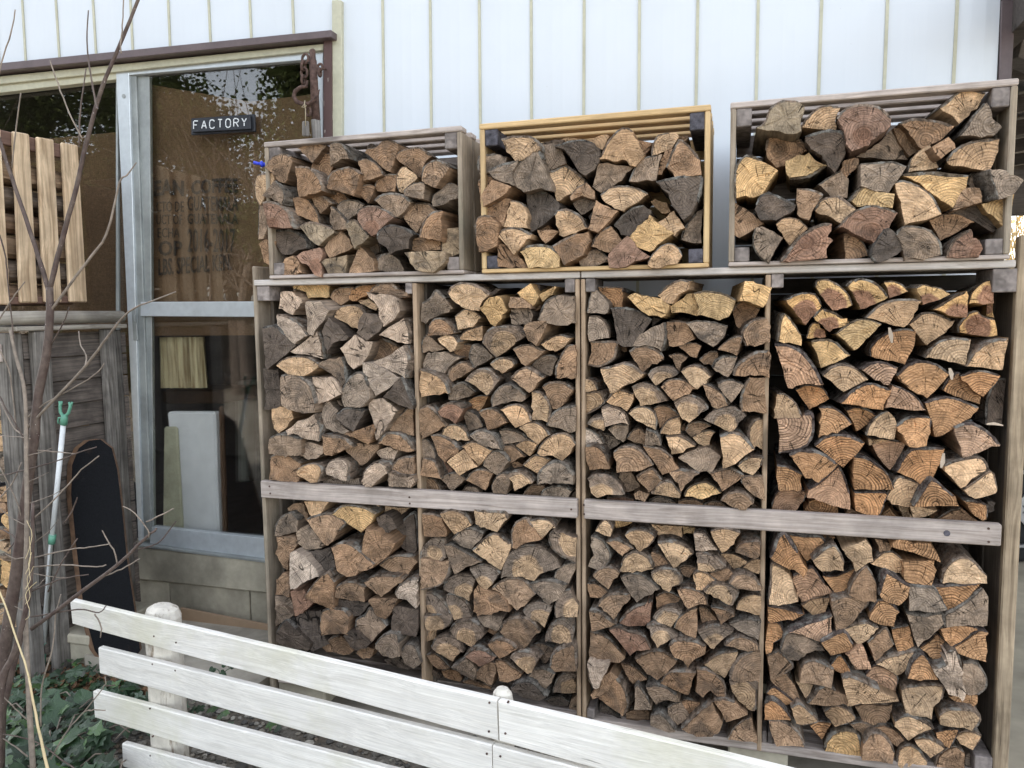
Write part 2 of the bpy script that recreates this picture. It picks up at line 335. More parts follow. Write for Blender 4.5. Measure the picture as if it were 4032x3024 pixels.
# firewood: end grain, split side, bark. All read per-log vertex attributes: tint, tint2, ring (offset from the pith, heart radius), sty (ring contrast, stain, seed)
def endgrain():
    t = NT('log end grain', .88, .2); tint = t.attr('tint'); tint2 = t.attr('tint2'); ring = t.attr('ring', 'Vector'); sty = t.attr('sty', 'Vector')
    rx, ry, rz = t.sep(ring); sx, sy, sz = t.sep(sty)
    cb = t.n('CombineXYZ'); t.l(rx, cb.inputs[0]); t.l(ry, cb.inputs[1]); t.l(t.math('MULTIPLY', sz, 3.0), cb.inputs[2]); P = cb.outputs[0]
    fl = t.vmath('MULTIPLY', P, (1, 1, 0)); R = t.vmath('LENGTH', fl)
    wob = t.noise(P, 13, 2); R2 = t.math('ADD', R, t.math('MULTIPLY', wob, .030))
    freq = t.map(t.noise(P, 4, 1), .3, .7, 760, 1050)
    rg = t.math('SINE', t.math('MULTIPLY', R2, freq)); rg2 = t.noise(None, 1, 3, .6, 0, '1D'); nn = rg2.node; t.l(t.math('ADD', t.math('MULTIPLY', R2, 160), t.math('MULTIPLY', sz, 50)), nn.inputs['W'])
    rings = t.math('ADD', t.math('MULTIPLY', t.map(rg, -.2, 1, 0, 1), .6), t.math('MULTIPLY', t.map(rg2, .35, .65), .5))
    dk = t.math('SUBTRACT', 1, t.math('MULTIPLY', rings, sx))
    hm = t.map(t.math('SUBTRACT', t.math('ADD', R, t.math('MULTIPLY', t.math('SUBTRACT', t.noise(P, 22, 3), .5), .035)), rz), -.003, .003, 1, 0)
    k = t.mix(hm, tint, tint2); k = t.mul(k, dk)
    # blotches, weather stains
    m1 = t.noise(P, 24, 4, .65); k = t.mul(k, t.map(m1, .32, .68, 1.3, .62))
    st = t.noise(P, 15, 4, .6, .6); sm = t.math('MULTIPLY', t.map(st, .46, .66, 0, 1), sy); k = t.mix(sm, k, (.07, .058, .048))
    fine = t.noise(P, 260, 3, .6); k = t.mul(k, t.map(fine, .3, .7, 1.17, .80))
    # saw scores across the face
    ang = t.math('MULTIPLY', sz, 6.28); sawc = t.math('ADD', t.math('MULTIPLY', rx, t.math('COSINE', ang)), t.math('MULTIPLY', ry, t.math('SINE', ang)))
    sawp = t.math('SUBTRACT', t.math('MULTIPLY', ry, t.math('COSINE', ang)), t.math('MULTIPLY', rx, t.math('SINE', ang)))
    cs = t.n('CombineXYZ'); t.l(t.math('MULTIPLY', sawc, 330), cs.inputs[0]); t.l(t.math('MULTIPLY', sawp, 22), cs.inputs[1]); t.l(t.math('MULTIPLY', sz, 40), cs.inputs[2])
    saw = t.noise(cs.outputs[0], 1, 2); k = t.mul(k, t.map(saw, .32, .68, 1.15, .80))
    # radial checks
    th = t.math('ARCTAN2', ry, rx); cc = t.n('CombineXYZ'); t.l(t.math('MULTIPLY', th, 5.5), cc.inputs[0]); t.l(t.math('MULTIPLY', R, 9), cc.inputs[1]); t.l(t.math('MULTIPLY', sz, 77), cc.inputs[2])
    cn = t.noise(cc.outputs[0], 1.0, 1, .5); ck = t.math('MULTIPLY', t.map(t.math('ABSOLUTE', t.math('SUBTRACT', cn, .5)), .004, .020, 1, 0), t.map(t.noise(P, 17, 1), .43, .5, 0, 1))
    k = t.mul(k, t.map(ck, 0, 1, 1, .15))
    h = t.math('SUBTRACT', t.math('ADD', t.math('MULTIPLY', saw, .7), t.math('ADD', t.math('MULTIPLY', rings, t.math('MULTIPLY', sx, -1.1)), t.math('MULTIPLY', m1, 1.2))), t.math('MULTIPLY', ck, 2))
    t.bump(h, .6, .0035); return t.col(k)
M['end'] = endgrain()
def splitwood():
    t = NT('split log side', .85, .2); tint = t.attr('tint'); sty = t.attr('sty', 'Vector'); c = t.vmath('ADD', t.coord(False), t.vmath('SCALE', sty, 9.0))
    g = t.noise(t.vmath('MULTIPLY', c, (110, 5, 110)), 1, 4, .65); b = t.noise(c, 16, 4)
    k = t.mul(tint, t.map(g, .3, .7, .95, .38)); k = t.mul(k, t.map(b, .3, .7, 1.0, .5)); t.bump(g, .7, .004); return t.col(k)
M['split'] = splitwood()
def barkmat():
    t = NT('log bark', .95, .1); tint = t.attr('tint'); sty = t.attr('sty', 'Vector'); c = t.vmath('ADD', t.coord(False), t.vmath('SCALE', sty, 9.0))
    n = t.noise(t.vmath('MULTIPLY', c, (70, 22, 70)), 1, 5, .7, .5); b = t.noise(c, 30, 4, .7); li = t.noise(c, 21, 5, .75)
    k = t.mul(tint, t.map(n, .35, .65, 1.9, .35)); k = t.mix(t.math('MULTIPLY', t.map(li, .50, .62), .8), k, (.30, .285, .25)); k = t.mul(k, t.map(b, .3, .7, 1.25, .7)); t.bump(t.math('ADD', n, b), 1.0, .008); return t.col(k)
M['bark'] = barkmat()

LOGS = """
@crateA 990 480 920
5b 440,245 500,210 580,195 660,200 705,225 645,295 575,385 505,310
5b+ 118,430 160,360 220,315 300,300 370,325 385,375 345,500 315,570 260,560 210,515 160,450
6b+ 415,430 480,420 560,440 630,520 665,600 665,650 590,675 510,690 455,705 430,560
5b- 560,430 590,350 650,300 700,290 745,310 770,420 750,470 715,525 640,485
5g+ 745,210 790,195 850,205 910,290 920,345 850,350 790,390 740,415 745,300
6b 1070,290 1090,250 1170,235 1230,180 1300,170 1370,200 1390,260 1360,330 1340,400 1310,470 1240,430 1190,380 1130,330
6b 1370,310 1400,275 1470,250 1550,235 1620,255 1700,320 1650,370 1620,440 1600,520 1580,525 1520,460 1440,400 1375,350
6b 1010,370 1060,350 1110,355 1180,400 1220,450 1235,500 1150,540 1060,560 1040,470
6b+ 715,600 725,530 770,470 850,440 940,430 1025,490 1010,540 960,710 860,670 780,640 725,630
5b+ 1610,530 1625,430 1700,370 1780,365 1870,430 1830,500 1735,625 1680,590 1615,555
5b 1170,610 1185,560 1230,510 1300,495 1375,495 1355,660 1270,665 1190,655
5t 1395,655 1370,580 1380,490 1420,430 1460,425 1570,530 1490,600 1435,670
5b 990,655 1030,615 1080,595 1140,595 1170,615 1105,760 1050,710
5g+ 1440,680 1460,630 1520,585 1590,570 1635,580 1620,740 1530,720 1450,700
5g 1700,760 1720,690 1780,640 1850,580 1910,580 1965,620 1970,715 1880,740 1820,780 1720,795
6t 75,790 35,720 25,620 35,540 70,495 195,480 215,550 130,690
5g+ 220,555 260,590 300,650 310,720 290,780 190,730 105,700 150,640
6r+ 105,765 160,750 250,770 330,830 370,910 390,1005 280,1000 170,1000 145,900
3g 60,1110 65,800 110,790 140,880 150,1000 110,1110
6b 380,720 430,705 520,725 580,790 625,870 640,950 520,910 420,880 410,790
4b 565,700 620,690 690,710 760,770 655,865 600,790
5b- 730,700 760,670 820,655 880,680 915,735 800,790 760,740
5g 805,800 850,750 920,735 1000,745 1070,790 980,880 910,935 850,870
4g 750,800 800,830 850,880 900,945 895,1010 780,1020 745,950 735,880
6r+ 1000,870 1030,820 1110,795 1180,800 1290,850 1340,900 1280,950 1230,1000 1180,1060 1135,1080 1090,1030 1040,980 1005,920
6g 1165,740 1210,700 1280,675 1370,675 1450,700 1510,765 1440,850 1375,905 1320,860 1230,800
6b 1435,900 1460,830 1520,780 1600,765 1680,775 1745,835 1660,900 1620,970 1560,1045 1500,990
5b+ 1590,1090 1600,1010 1650,910 1720,850 1800,840 1795,960 1780,1125 1680,1110
6d 190,1040 260,1020 380,1020 480,1070 530,1130 530,1200 440,1210 380,1250 290,1250 240,1180
4m 455,985 520,950 620,955 750,1010 780,1050 700,1110 635,1170 560,1120
4m+ 890,965 950,925 1010,960 1090,1060 1110,1090 1040,1150 975,1200 930,1100
5d+ 1190,1110 1200,1040 1290,980 1400,985 1540,1060 1490,1110 1480,1200 1310,1250 1280,1180 1210,1150
0b 690,1190 740,1110 800,1060 860,1030 910,1090 960,1180 880,1230 740,1285
5g- 1050,1170 1100,1135 1160,1130 1210,1170 1215,1230 1170,1255 1100,1220
0b 1495,1105 1620,1090 1780,1125 1785,1210 1640,1225 1495,1215
3m 1800,1230 1795,1030 1840,1010 1975,1000 1970,1240 1870,1280
0b 65,1150 130,1115 215,1130 215,1200 150,1300 175,1370 100,1300
3d- 160,1180 215,1130 260,1230 360,1290 300,1340 190,1330
0b 275,1350 320,1290 390,1270 440,1300 480,1440 300,1450
0r 430,1270 500,1225 640,1190 670,1230 660,1300 655,1465 600,1450 540,1370 480,1340
0m 665,1330 700,1300 870,1270 900,1260 885,1430 740,1465
0b- 870,1270 980,1255 950,1420 885,1430
0b 1030,1180 1090,1250 1160,1330 1175,1405 1000,1430 925,1440 950,1350
4g 1172,1400 1185,1310 1230,1255 1300,1240 1400,1310 1445,1415 1300,1430
0m+ 1450,1240 1520,1230 1830,1235 1830,1330 1740,1400 1650,1420 1550,1400 1500,1340
0d- 460,1290 540,1370 580,1440 480,1440
3d- 1090,230 1130,205 1170,215 1190,260 1110,300
0d- 1090,1190 1180,1260 1230,1250 1190,1330 1130,1300
0g- 660,1190 700,1180 720,1250 700,1300 670,1290
@crateB 1860 400 1000
6t+ 250,325 330,300 430,295 520,305 580,370 585,420 520,440 450,500 375,510 310,430
0g 605,375 700,365 760,410 800,480 815,535 720,590 640,600 610,500
4d+ 720,385 850,340 960,330 1060,360 1110,410 1110,500 1060,590 985,640 900,560 820,450 770,405
0t- 700,380 830,315 1060,330 1130,290 1190,300 1130,420 1000,400
6t+ 1120,480 1160,380 1210,310 1280,240 1350,230 1395,260 1410,330 1450,390 1500,460 1420,560 1370,550 1340,510 1230,520 1120,500
4g 50,600 50,490 120,460 210,455 295,480 290,530 180,590 90,650
4g+ 135,600 210,560 300,530 400,515 350,600 340,650 370,730 260,700 180,660
6g+ 340,650 360,590 430,500 520,420 570,415 600,500 640,640 690,770 600,750 450,785 395,740 350,690
6t 650,620 730,590 810,555 900,610 970,670 980,710 900,780 820,820 740,865 710,750
0g 1050,740 1080,640 1100,540 1180,530 1260,550 1330,560 1410,580 1340,620 1300,690 1220,740 1120,790
4t 1560,470 1570,370 1620,290 1720,270 1800,310 1770,350 1740,400 1680,430 1610,460
5g+ 1365,690 1400,600 1450,520 1510,480 1600,470 1650,460 1610,560 1600,685 1480,695
6b+ 1690,570 1730,450 1800,335 1860,360 1920,420 1980,500 1990,630 1880,645 1760,660 1745,610
0b 1610,640 1640,520 1680,430 1740,400 1730,460 1700,540 1650,640
4b 50,690 100,650 160,645 200,680 320,735 230,840 120,910 80,915 70,820
0b+ 165,690 330,740 230,840 95,910 75,820
3d 470,790 560,780 640,790 750,890 760,920 710,990 620,1070 510,1135 490,1000 478,880
3b 850,830 900,760 990,705 1060,780 1065,850 960,820 860,860
5g- 875,890 910,850 960,835 1020,840 1065,870 1030,940 950,985 910,940
6t+ 1120,815 1180,755 1260,735 1350,735 1440,755 1525,800 1430,880 1310,965 1240,930
5d+ 1605,700 1720,670 1980,640 1990,760 1960,870 1900,980 1830,1030 1790,960 1730,870 1680,780
4g 1815,1200 1840,1110 1900,1020 1960,960 2000,940 1995,1230 1900,1225
3b 80,940 180,890 270,840 330,850 315,920 290,1000 270,1080 235,1130 200,1100 190,1030 120,980
3t+ 330,865 400,870 450,910 480,980 480,1100 400,1095 275,1090 300,990
6t 715,990 740,950 820,935 900,965 960,1020 1000,1110 900,1140 800,1175 765,1160 740,1070
0b+ 1075,865 1160,905 1265,950 1200,1030 1090,1140 1005,1110 1040,1000
4d 1235,1080 1290,1010 1390,930 1490,905 1560,950 1540,1010 1450,1100 1370,1175 1300,1150
0y+ 1360,1190 1450,1090 1540,990 1570,1030 1690,1120 1750,1150 1640,1230 1540,1305 1400,1255
0t 1620,1050 1690,1000 1760,950 1800,1020 1840,1090 1760,1165 1690,1100
5b+ 25,1180 15,1080 40,1010 100,990 160,1000 200,1050 220,1160 210,1260 120,1300 60,1305
5t+ 220,1170 250,1120 320,1095 420,1105 520,1165 470,1200 360,1330 290,1240
0b 565,1120 650,1125 750,1135 700,1190 630,1240 600,1200
3b+ 700,1255 790,1200 900,1150 1005,1135 1020,1220 960,1340 800,1420 760,1340
4b 1035,1260 1060,1190 1120,1120 1200,1085 1260,1150 1300,1210 1190,1315 1110,1290
0b 220,1245 280,1250 380,1330 450,1400 475,1440 340,1450 220,1435
5y+ 410,1300 470,1260 560,1245 680,1260 760,1330 755,1440 600,1450 485,1445 450,1350
5g 925,1380 970,1320 1040,1290 1100,1290 1175,1350 1180,1400 1050,1440 960,1460
0r+ 1185,1370 1240,1270 1340,1180 1420,1260 1540,1350 1420,1390 1330,1440 1200,1440
6t+ 1530,1400 1560,1340 1640,1260 1720,1235 1790,1270 1825,1340 1780,1410 1640,1440 1530,1425
0t- 1555,870 1590,840 1690,880 1725,960 1650,970 1600,930
0b- 560,1110 600,1050 660,1050 680,1110 620,1125
0d- 600,360 720,330 800,335 760,400 690,410
0b- 1420,330 1560,360 1540,420 1500,470 1440,400
0b- 1780,310 1880,300 1860,340 1800,350
0d- 1010,1000 1060,930 1060,1000 1040,1040
@crateC 2840 300 1192
5m+ 260,370 320,330 360,230 450,180 560,185 605,220 585,310 580,390 520,430 400,400
5t 585,370 620,310 690,240 770,210 865,225 840,300 835,400 720,385
6r+ 850,310 890,250 960,215 1060,205 1170,235 1240,310 1235,360 1150,430 1080,500 960,540 920,490 905,400
5b 1300,345 1400,310 1500,315 1600,330 1705,370 1640,420 1560,480 1465,530 1420,480 1370,400
5t 1600,230 1650,190 1740,110 1830,100 1925,125 1880,200 1810,290 1740,345 1690,290
4g 1745,430 1800,360 1850,280 1930,195 1970,250 1980,310 2050,370 1990,430 1860,430
3b- 325,540 345,440 410,445 500,480 620,540 560,580 490,640 410,660 340,600
3b- 510,460 570,455 625,510 620,560 560,530
4d+ 615,440 760,395 880,405 905,460 905,560 840,685 760,630 640,510
0g- 990,590 1100,530 1240,395 1290,480 1340,560 1365,610 1200,610
3t 1365,700 1390,600 1450,540 1525,505 1560,580 1585,665 1450,690
0b+ 1540,515 1660,445 1710,525 1610,600 1570,560
5t 1645,620 1680,560 1760,505 1860,470 2025,455 2020,550 1960,685 1800,665 1660,640
5y+ 105,890 95,760 115,650 185,580 300,620 410,690 350,780 300,865 180,870
4y 500,750 620,740 700,700 775,650 700,620 640,565 540,590 470,620 475,700
4g 715,790 770,750 830,710 880,690 930,750 920,880 800,870
4g+ 1020,640 1140,630 1250,625 1350,660 1300,750 1220,850 1100,830 1025,800
0b 870,690 900,610 1010,605 1000,660 930,720 900,760
3y 1330,720 1500,700 1800,725 1780,800 1690,960 1580,880 1450,780
5t+ 1270,780 1330,760 1450,800 1550,880 1610,1000 1480,1050 1345,1085 1320,950 1290,860
5d+ 255,940 280,880 350,850 470,900 545,945 500,1000 400,1050 290,1050 265,1000
4b+ 555,820 650,825 740,860 720,900 680,960 640,1050 570,1030 550,920
5t+ 680,980 720,910 790,880 870,880 980,965 930,1020 870,1080 800,1020
4y+ 950,910 1000,840 1060,805 1150,840 1270,860 1250,960 1130,945 1000,950
6r+ 860,1100 940,1010 1030,960 1130,945 1240,975 1290,1000 1220,1100 1120,1220 1030,1180 950,1130
4b 1690,980 1720,890 1780,815 1850,810 1905,880 1905,920 1780,950
4g+ 2025,900 2000,820 1965,720 1965,680 2080,690 2210,760 2140,860 2050,895
3g- 1800,790 1830,710 1960,685 2000,820 2020,890 1930,910 1890,860
0y 1905,940 2020,900 2140,865 2125,980 2110,1155 2040,1080 1960,990
0d- 1640,990 1700,960 1900,940 1960,990 2050,1090 1980,1140 1850,1060
4b- 1520,1050 1600,1010 1740,1000 1850,1060 1740,1140 1600,1200 1560,1120
0b 65,960 100,930 150,960 250,1030 310,1080 200,1140 130,1180 65,1150
5g+ 350,1365 290,1330 240,1260 230,1180 250,1110 300,1100 380,1140 450,1180 400,1270
4t+ 400,1080 460,1035 560,1045 630,1110 560,1170 500,1235 440,1150
6r+ 440,1350 490,1280 560,1180 650,1120 740,1080 810,1080 800,1130 770,1180 815,1200 770,1260 775,1330 640,1345 500,1355
5b 900,1145 960,1150 1030,1200 1070,1270 1075,1310 970,1340 895,1350
4d+ 1130,1360 1090,1310 1110,1230 1190,1120 1240,1105 1300,1180 1335,1250 1250,1320 1180,1360
6g+ 1280,1160 1330,1100 1430,1100 1530,1130 1600,1220 1610,1300 1480,1330 1345,1345 1310,1230
4r+ 1645,1320 1680,1230 1740,1170 1820,1120 1840,1180 1880,1200 1905,1260 1880,1320 1740,1330
0b- 1260,380 1340,370 1400,440 1450,540 1380,580 1300,480
@upA 1000 1090 680
0w 345,195 480,185 560,260 610,330 560,400 500,470 385,430 325,405
0y- 490,130 600,85 850,75 960,120 960,260 690,275 665,190 560,170
5b- 975,255 1000,200 1060,150 1170,130 1270,130 1220,230 1220,290 1110,370
4o- 1215,235 1250,160 1380,100 1550,90 1480,190 1440,240 1280,310 1225,290
5r 1480,190 1530,120 1620,80 1740,75 1830,170 1950,200 1960,260 1830,265 1680,230
0w+ 1440,200 1600,220 1750,235 1850,290 1850,430 1760,560 1650,640 1600,510 1600,400 1530,310 1470,270
0w+ 670,320 840,320 900,390 970,440 890,560 780,690 760,740 680,750 680,500
0t- 1330,310 1460,285 1540,340 1590,400 1560,430 1440,370
6t 1020,520 1040,440 1110,380 1230,360 1340,380 1400,460 1370,560 1340,680 1200,600 1080,540
4w+ 295,480 420,510 580,600 680,750 520,860 440,790 330,660 295,600
4d+ 110,650 200,625 300,640 400,740 530,880 430,960 300,1080 180,1180 145,1150 130,850
0d+ 950,525 1080,620 1200,770 1180,810 1010,850 940,980 910,880 870,700
0b- 1010,850 1220,780 1130,930 1080,960 930,960
0d+ 1400,455 1560,480 1640,600 1600,700 1440,820 1320,720 1350,560
3w+ 810,700 870,850 880,1045 700,1010 560,980 470,960 620,850
3w+ 1925,530 1990,700 1985,850 1840,830 1600,745 1750,640
5t+ 280,1130 350,1060 500,1015 680,1030 800,1110 800,1170 640,1265 480,1250 360,1190
0w+ 1285,750 1420,830 1520,840 1460,1020 1380,1120 1275,1180 1200,1100 1110,920
4b- 1550,760 1680,800 1880,900 1800,1000 1600,1060 1510,1090
3w+ 1915,880 1990,1050 1940,1290 1740,1200 1620,1140 1520,1095 1740,1000
3g+ 1130,1030 1170,1140 1180,1330 1120,1400 1030,1260 880,1170 790,1120 960,1060
0w+ 1390,1110 1520,1110 1690,1190 1880,1290 1720,1430 1560,1520 1470,1390 1400,1220
3d+ 1890,1290 1960,1430 2040,1640 2030,1690 1850,1640 1660,1540 1780,1390
0d 115,1180 310,1190 330,1400 340,1650 240,1690 150,1700 130,1400
5g+ 340,1270 480,1230 600,1290 720,1400 770,1620 760,1740 620,1745 440,1700 350,1640
0w+ 750,1290 1000,1290 1060,1370 1120,1500 960,1580 800,1645 770,1560
5g+ 1130,1450 1180,1330 1300,1230 1400,1250 1450,1400 1480,1560 1380,1670 1160,1660 1125,1560
@upA 1000 1530 680
0t 225,240 310,225 480,290 500,380 420,480 320,570 260,510 230,400
4w+ 775,330 820,430 860,560 830,670 700,650 560,590 490,575 430,600 410,540 560,420
3w 845,370 870,260 920,170 1000,180 1060,280 1050,350 1110,450 1230,550 1100,570 960,530 850,480
4d+ 1050,330 1160,250 1290,260 1420,290 1350,400 1270,550 1180,490 1090,420
0w+ 1460,150 1640,125 1780,210 1830,280 1760,400 1640,560 1570,655 1540,540 1530,420 1475,260
3b 2040,250 1960,250 1850,360 1680,500 1750,540 1900,580 2040,600
0r+ 1150,590 1280,550 1500,470 1530,530 1500,640 1460,710 1330,660
4g+ 195,640 290,590 440,600 590,650 600,840 400,855 190,835
0w 610,680 750,700 870,740 880,830 800,890 700,910 590,860
4b+ 870,600 1010,610 1150,630 1280,740 1150,790 1000,855 900,850 880,740
0b 1180,800 1330,700 1600,720 1560,830 1440,950 1390,975 1330,930
6b+ 1585,700 1640,610 1730,560 1860,580 1980,680 2050,800 1950,810 1740,750
0w 1570,820 1700,760 1850,790 1800,890 1760,990 1680,950
4b+ 205,940 230,860 420,850 590,960 590,1130 560,1195 380,1190 210,1170
6t+ 540,1060 600,1000 720,965 820,990 850,1080 800,1200 720,1205 640,1150 560,1110
6w+ 915,1020 960,940 1050,900 1150,920 1200,1010 1180,1180 1110,1170 1000,1120 920,1100
0w- 875,1130 940,1110 1060,1170 1340,1150 1350,1235 1100,1230 900,1210
6w+ 1390,1150 1400,1070 1480,980 1570,940 1690,990 1700,1080 1620,1150 1500,1260 1430,1260 1380,1210
4w+ 1720,1200 1730,1070 1850,1110 2030,1130 2050,1200 2000,1270 1730,1250
4b 1740,1070 1800,940 1900,880 2050,870 2055,1000 2040,1120 1850,1080
0w- 780,180 900,120 1080,160 1130,220 1000,260 860,220
@loA 1040 1960 680
0b- 300,140 400,80 500,60 550,200 550,285 440,240 340,200
0t 510,50 820,50 740,180 640,265 590,210
5g 130,470 140,370 200,260 330,190 430,290 420,430 280,470 140,490
5y+ 870,210 960,120 1080,95 1280,130 1420,210 1360,320 1240,440 1140,370 1020,280
0t- 1215,80 1490,90 1440,190 1310,150 1220,125
0t- 1550,110 1870,125 1740,220 1660,270 1540,180
6b+ 540,280 660,230 820,205 950,260 1030,330 940,440 850,580 800,620 740,560 640,430
0g 410,440 560,360 640,440 760,600 740,640 520,660 440,590
0b 160,510 400,500 430,600 360,680 310,800 300,930 240,900 145,720 180,620
0d 1440,260 1540,215 1640,260 1690,380 1600,450 1520,430
0b+ 1310,390 1400,420 1530,510 1670,590 1620,700 1440,855 1330,790 1265,720 1260,640
4d- 1640,420 1780,280 1930,220 1960,650 1880,720 1750,620
4d- 1340,340 1420,300 1540,470 1540,520 1380,430 1300,380
5b+ 860,640 960,580 1080,590 1220,680 1400,850 1270,930 1060,1010 940,930 900,780
0d 555,680 840,640 870,720 910,890 850,940 740,910 640,940 600,820
0w+ 335,700 400,690 520,750 590,850 690,1000 520,1080 390,1170 340,1170
4b 1475,860 1580,770 1740,740 1900,760 1960,830 1900,920 1780,1035 1650,960
0b 155,1050 240,960 320,1010 330,1100 320,1270 230,1240 150,1240
4b+ 510,1270 640,1090 790,970 890,1090 900,1440 790,1400 640,1340
5b+ 900,1270 900,1180 960,1110 1130,1080 1280,1150 1280,1330 1120,1320 960,1280
6b+ 1280,1080 1380,1010 1500,1000 1640,1010 1740,1030 1770,1060 1600,1190 1500,1270 1380,1170
5w+ 1675,1230 1720,1130 1840,1060 1970,1040 1970,1100 1960,1400 1940,1420 1830,1310 1720,1290
0r+ 340,1210 500,1180 620,1350 560,1410 400,1515 370,1380
0b+ 1340,1290 1520,1290 1710,1300 1640,1420 1550,1550 1430,1500 1370,1370
0g 140,1260 290,1260 370,1350 380,1400 260,1500 140,1440
0d 910,1290 1290,1340 1370,1330 1230,1500 1090,1520 1000,1430
@loA 1040 2300 680
0g 135,310 260,290 370,400 250,480 150,550 140,430
4d+ 155,620 210,520 290,460 400,570 580,770 560,850 300,800 150,720
0d 415,430 560,340 730,340 700,440 740,600 830,760 620,860 520,650 430,530
5b+ 715,500 720,380 800,320 1000,330 1080,420 1060,640 900,640 740,660
5g+ 1165,560 1180,450 1280,400 1360,310 1560,540 1360,750 1290,700 1200,650
0d+ 1625,480 1650,300 1740,290 1970,340 1970,550 1940,670 1640,600
0d+ 1020,670 1090,610 1200,620 1350,760 1190,855 1100,800
3b 740,800 850,690 950,660 1060,740 1150,860 1090,900 950,900 800,870
0b 1175,880 1280,790 1400,830 1350,950 1270,960
5g+ 1420,780 1480,690 1600,630 1700,650 1720,760 1730,930 1640,950 1490,890 1430,830
5g+ 1750,900 1790,800 1880,780 1950,850 2010,1010 1920,1080 1800,1010
0d- 1540,970 1740,950 1900,1080 1850,1100 1600,1030
0b- 680,620 850,660 760,790 690,720
@upB 1640 1080 660
6t+ 415,250 460,170 570,115 700,120 850,180 950,270 880,350 830,420 825,490 600,430 480,340
4g 70,380 180,310 250,210 380,320 480,460 420,500 300,540 180,600 120,650 60,620 65,500
0y+ 835,440 960,310 1100,300 1150,400 1200,480 1120,580 1040,680 940,600 880,500
0b 1240,300 1380,310 1500,400 1510,450 1370,450 1225,440 1225,360
0y 1330,245 1500,125 1530,170 1600,290 1530,420 1450,400 1370,300
0y 1620,270 1820,160 1840,180 1740,290 1665,360
4g+ 1600,600 1640,480 1720,340 1850,280 2095,295 2095,640 1990,670 1740,650
4t 510,560 640,460 800,510 850,570 800,640 740,690 550,730
0g 1250,470 1490,465 1520,600 1490,670 1350,665 1250,655 1240,540
6b+ 145,810 160,680 230,590 330,590 440,670 500,770 390,800
0b+ 1525,630 1700,620 1710,670 1640,830 1580,930 1480,870 1420,730
4t 540,860 600,780 690,720 860,680 865,780 865,865 700,870
6h+ 870,910 900,800 980,710 1130,690 1300,700 1430,820 1310,900 1180,1010 1050,1100 980,1030
4g 80,1040 60,950 80,850 130,790 220,860 290,930 370,980 250,1020
4t+ 280,850 370,800 480,820 540,900 500,1000 440,1020 370,950
0g 90,1180 150,1040 370,1020 580,1110 420,1220 370,1305 200,1255 100,1240
4b- 490,1020 560,940 680,920 760,960 700,1060 670,1130 560,1100
5g 760,1240 700,1120 700,1020 760,920 880,960 1010,1090 900,1160
5b+ 1275,990 1370,940 1500,930 1600,980 1690,1010 1600,1110 1430,1215 1360,1120
4t+ 1640,920 1740,850 1880,800 2035,840 1950,950 1860,1010 1800,1030 1700,980
5t+ 970,1180 1060,1110 1160,1100 1250,1130 1285,1190 1210,1250 1130,1310 1040,1240
5b+ 1840,1365 1830,1250 1880,1120 1970,960 2060,930 2095,940 2095,1365
5g 1530,1200 1600,1120 1700,1070 1790,1070 1860,1110 1810,1220 1760,1340 1640,1280
6b 410,1450 405,1340 440,1250 530,1180 640,1150 750,1240 640,1320 540,1380
5t+ 50,1255 150,1280 300,1350 390,1450 420,1570 300,1590 180,1590 70,1620 50,1440
6h+ 640,1400 720,1310 820,1250 930,1250 1020,1320 1090,1390 1020,1500 930,1595 840,1520 740,1450
5b+ 1240,1370 1320,1280 1430,1230 1540,1270 1670,1360 1590,1440 1490,1550 1410,1510 1330,1430
5g 415,1650 430,1530 510,1450 620,1430 770,1550 700,1610 540,1650
0d- 1150,1330 1240,1290 1290,1400 1240,1450 1140,1400
0d- 1050,180 1120,200 980,300 930,280
0d- 1560,130 1640,150 1640,230 1580,260
0b- 1580,300 1650,340 1630,450 1560,480 1530,420
0b- 1860,1040 1930,1030 1880,1100
@upB 1640 1500 660
6g+ 1000,340 990,230 1060,110 1190,40 1330,90 1430,190 1390,270 1250,270 1130,310
5o- 640,320 700,240 790,200 870,190 940,200 900,310 820,410 700,370
6t+ 1520,140 1620,150 1690,210 1740,290 1760,400 1730,540 1650,510 1550,510 1520,340
4b+ 1655,80 1740,20 1930,20 2060,110 1990,230 1940,300 1850,370 1800,370 1720,190
5r+ 275,400 340,320 430,290 530,310 630,370 570,460 515,550 430,500 330,470
4b+ 45,370 150,330 280,440 390,590 250,670 65,760 40,540
4g 610,395 700,400 810,470 875,600 790,630 680,665 640,510
5b+ 820,410 900,370 1010,370 1120,440 1200,540 1090,600 940,655 890,500
6t+ 1105,375 1200,330 1310,310 1410,350 1470,430 1500,530 1400,580 1310,610 1200,480
5g+ 1720,590 1740,500 1820,400 1920,350 2090,330 2090,660 2000,680 1870,620
6t 330,700 360,620 440,575 540,580 640,650 700,770 680,800 540,785
6g+ 700,720 780,660 880,650 1000,700 1080,800 1110,910 1000,890 840,830 740,770
5g 1090,650 1180,630 1310,660 1400,700 1465,770 1300,800 1150,830 1110,730
5t+ 1350,620 1440,560 1550,550 1660,610 1740,720 1600,830 1500,760 1440,690
6t+ 1590,950 1640,840 1750,740 1900,690 2030,740 2090,840 2020,960 1920,1050 1800,990 1680,980
5b+ 190,720 280,710 400,760 500,830 560,910 460,990 370,1075 290,980
5t+ 600,870 680,810 790,810 900,860 990,920 900,1020 820,1115 720,990
5g 40,790 130,770 200,850 240,930 250,1030 160,1030 30,1000
0t+ 405,1075 600,920 660,970 800,1130 680,1190 560,1250 470,1150
6g+ 875,1120 890,1030 960,950 1050,920 1150,970 1215,1060 1140,1170 1080,1240 970,1180
3b 1145,860 1270,850 1430,1000 1320,1030 1240,1080 1190,970
5t 1310,850 1400,790 1500,790 1595,840 1540,930 1490,995 1400,920
4t 1410,1110 1500,1010 1600,970 1770,1030 1690,1120 1600,1225 1500,1160
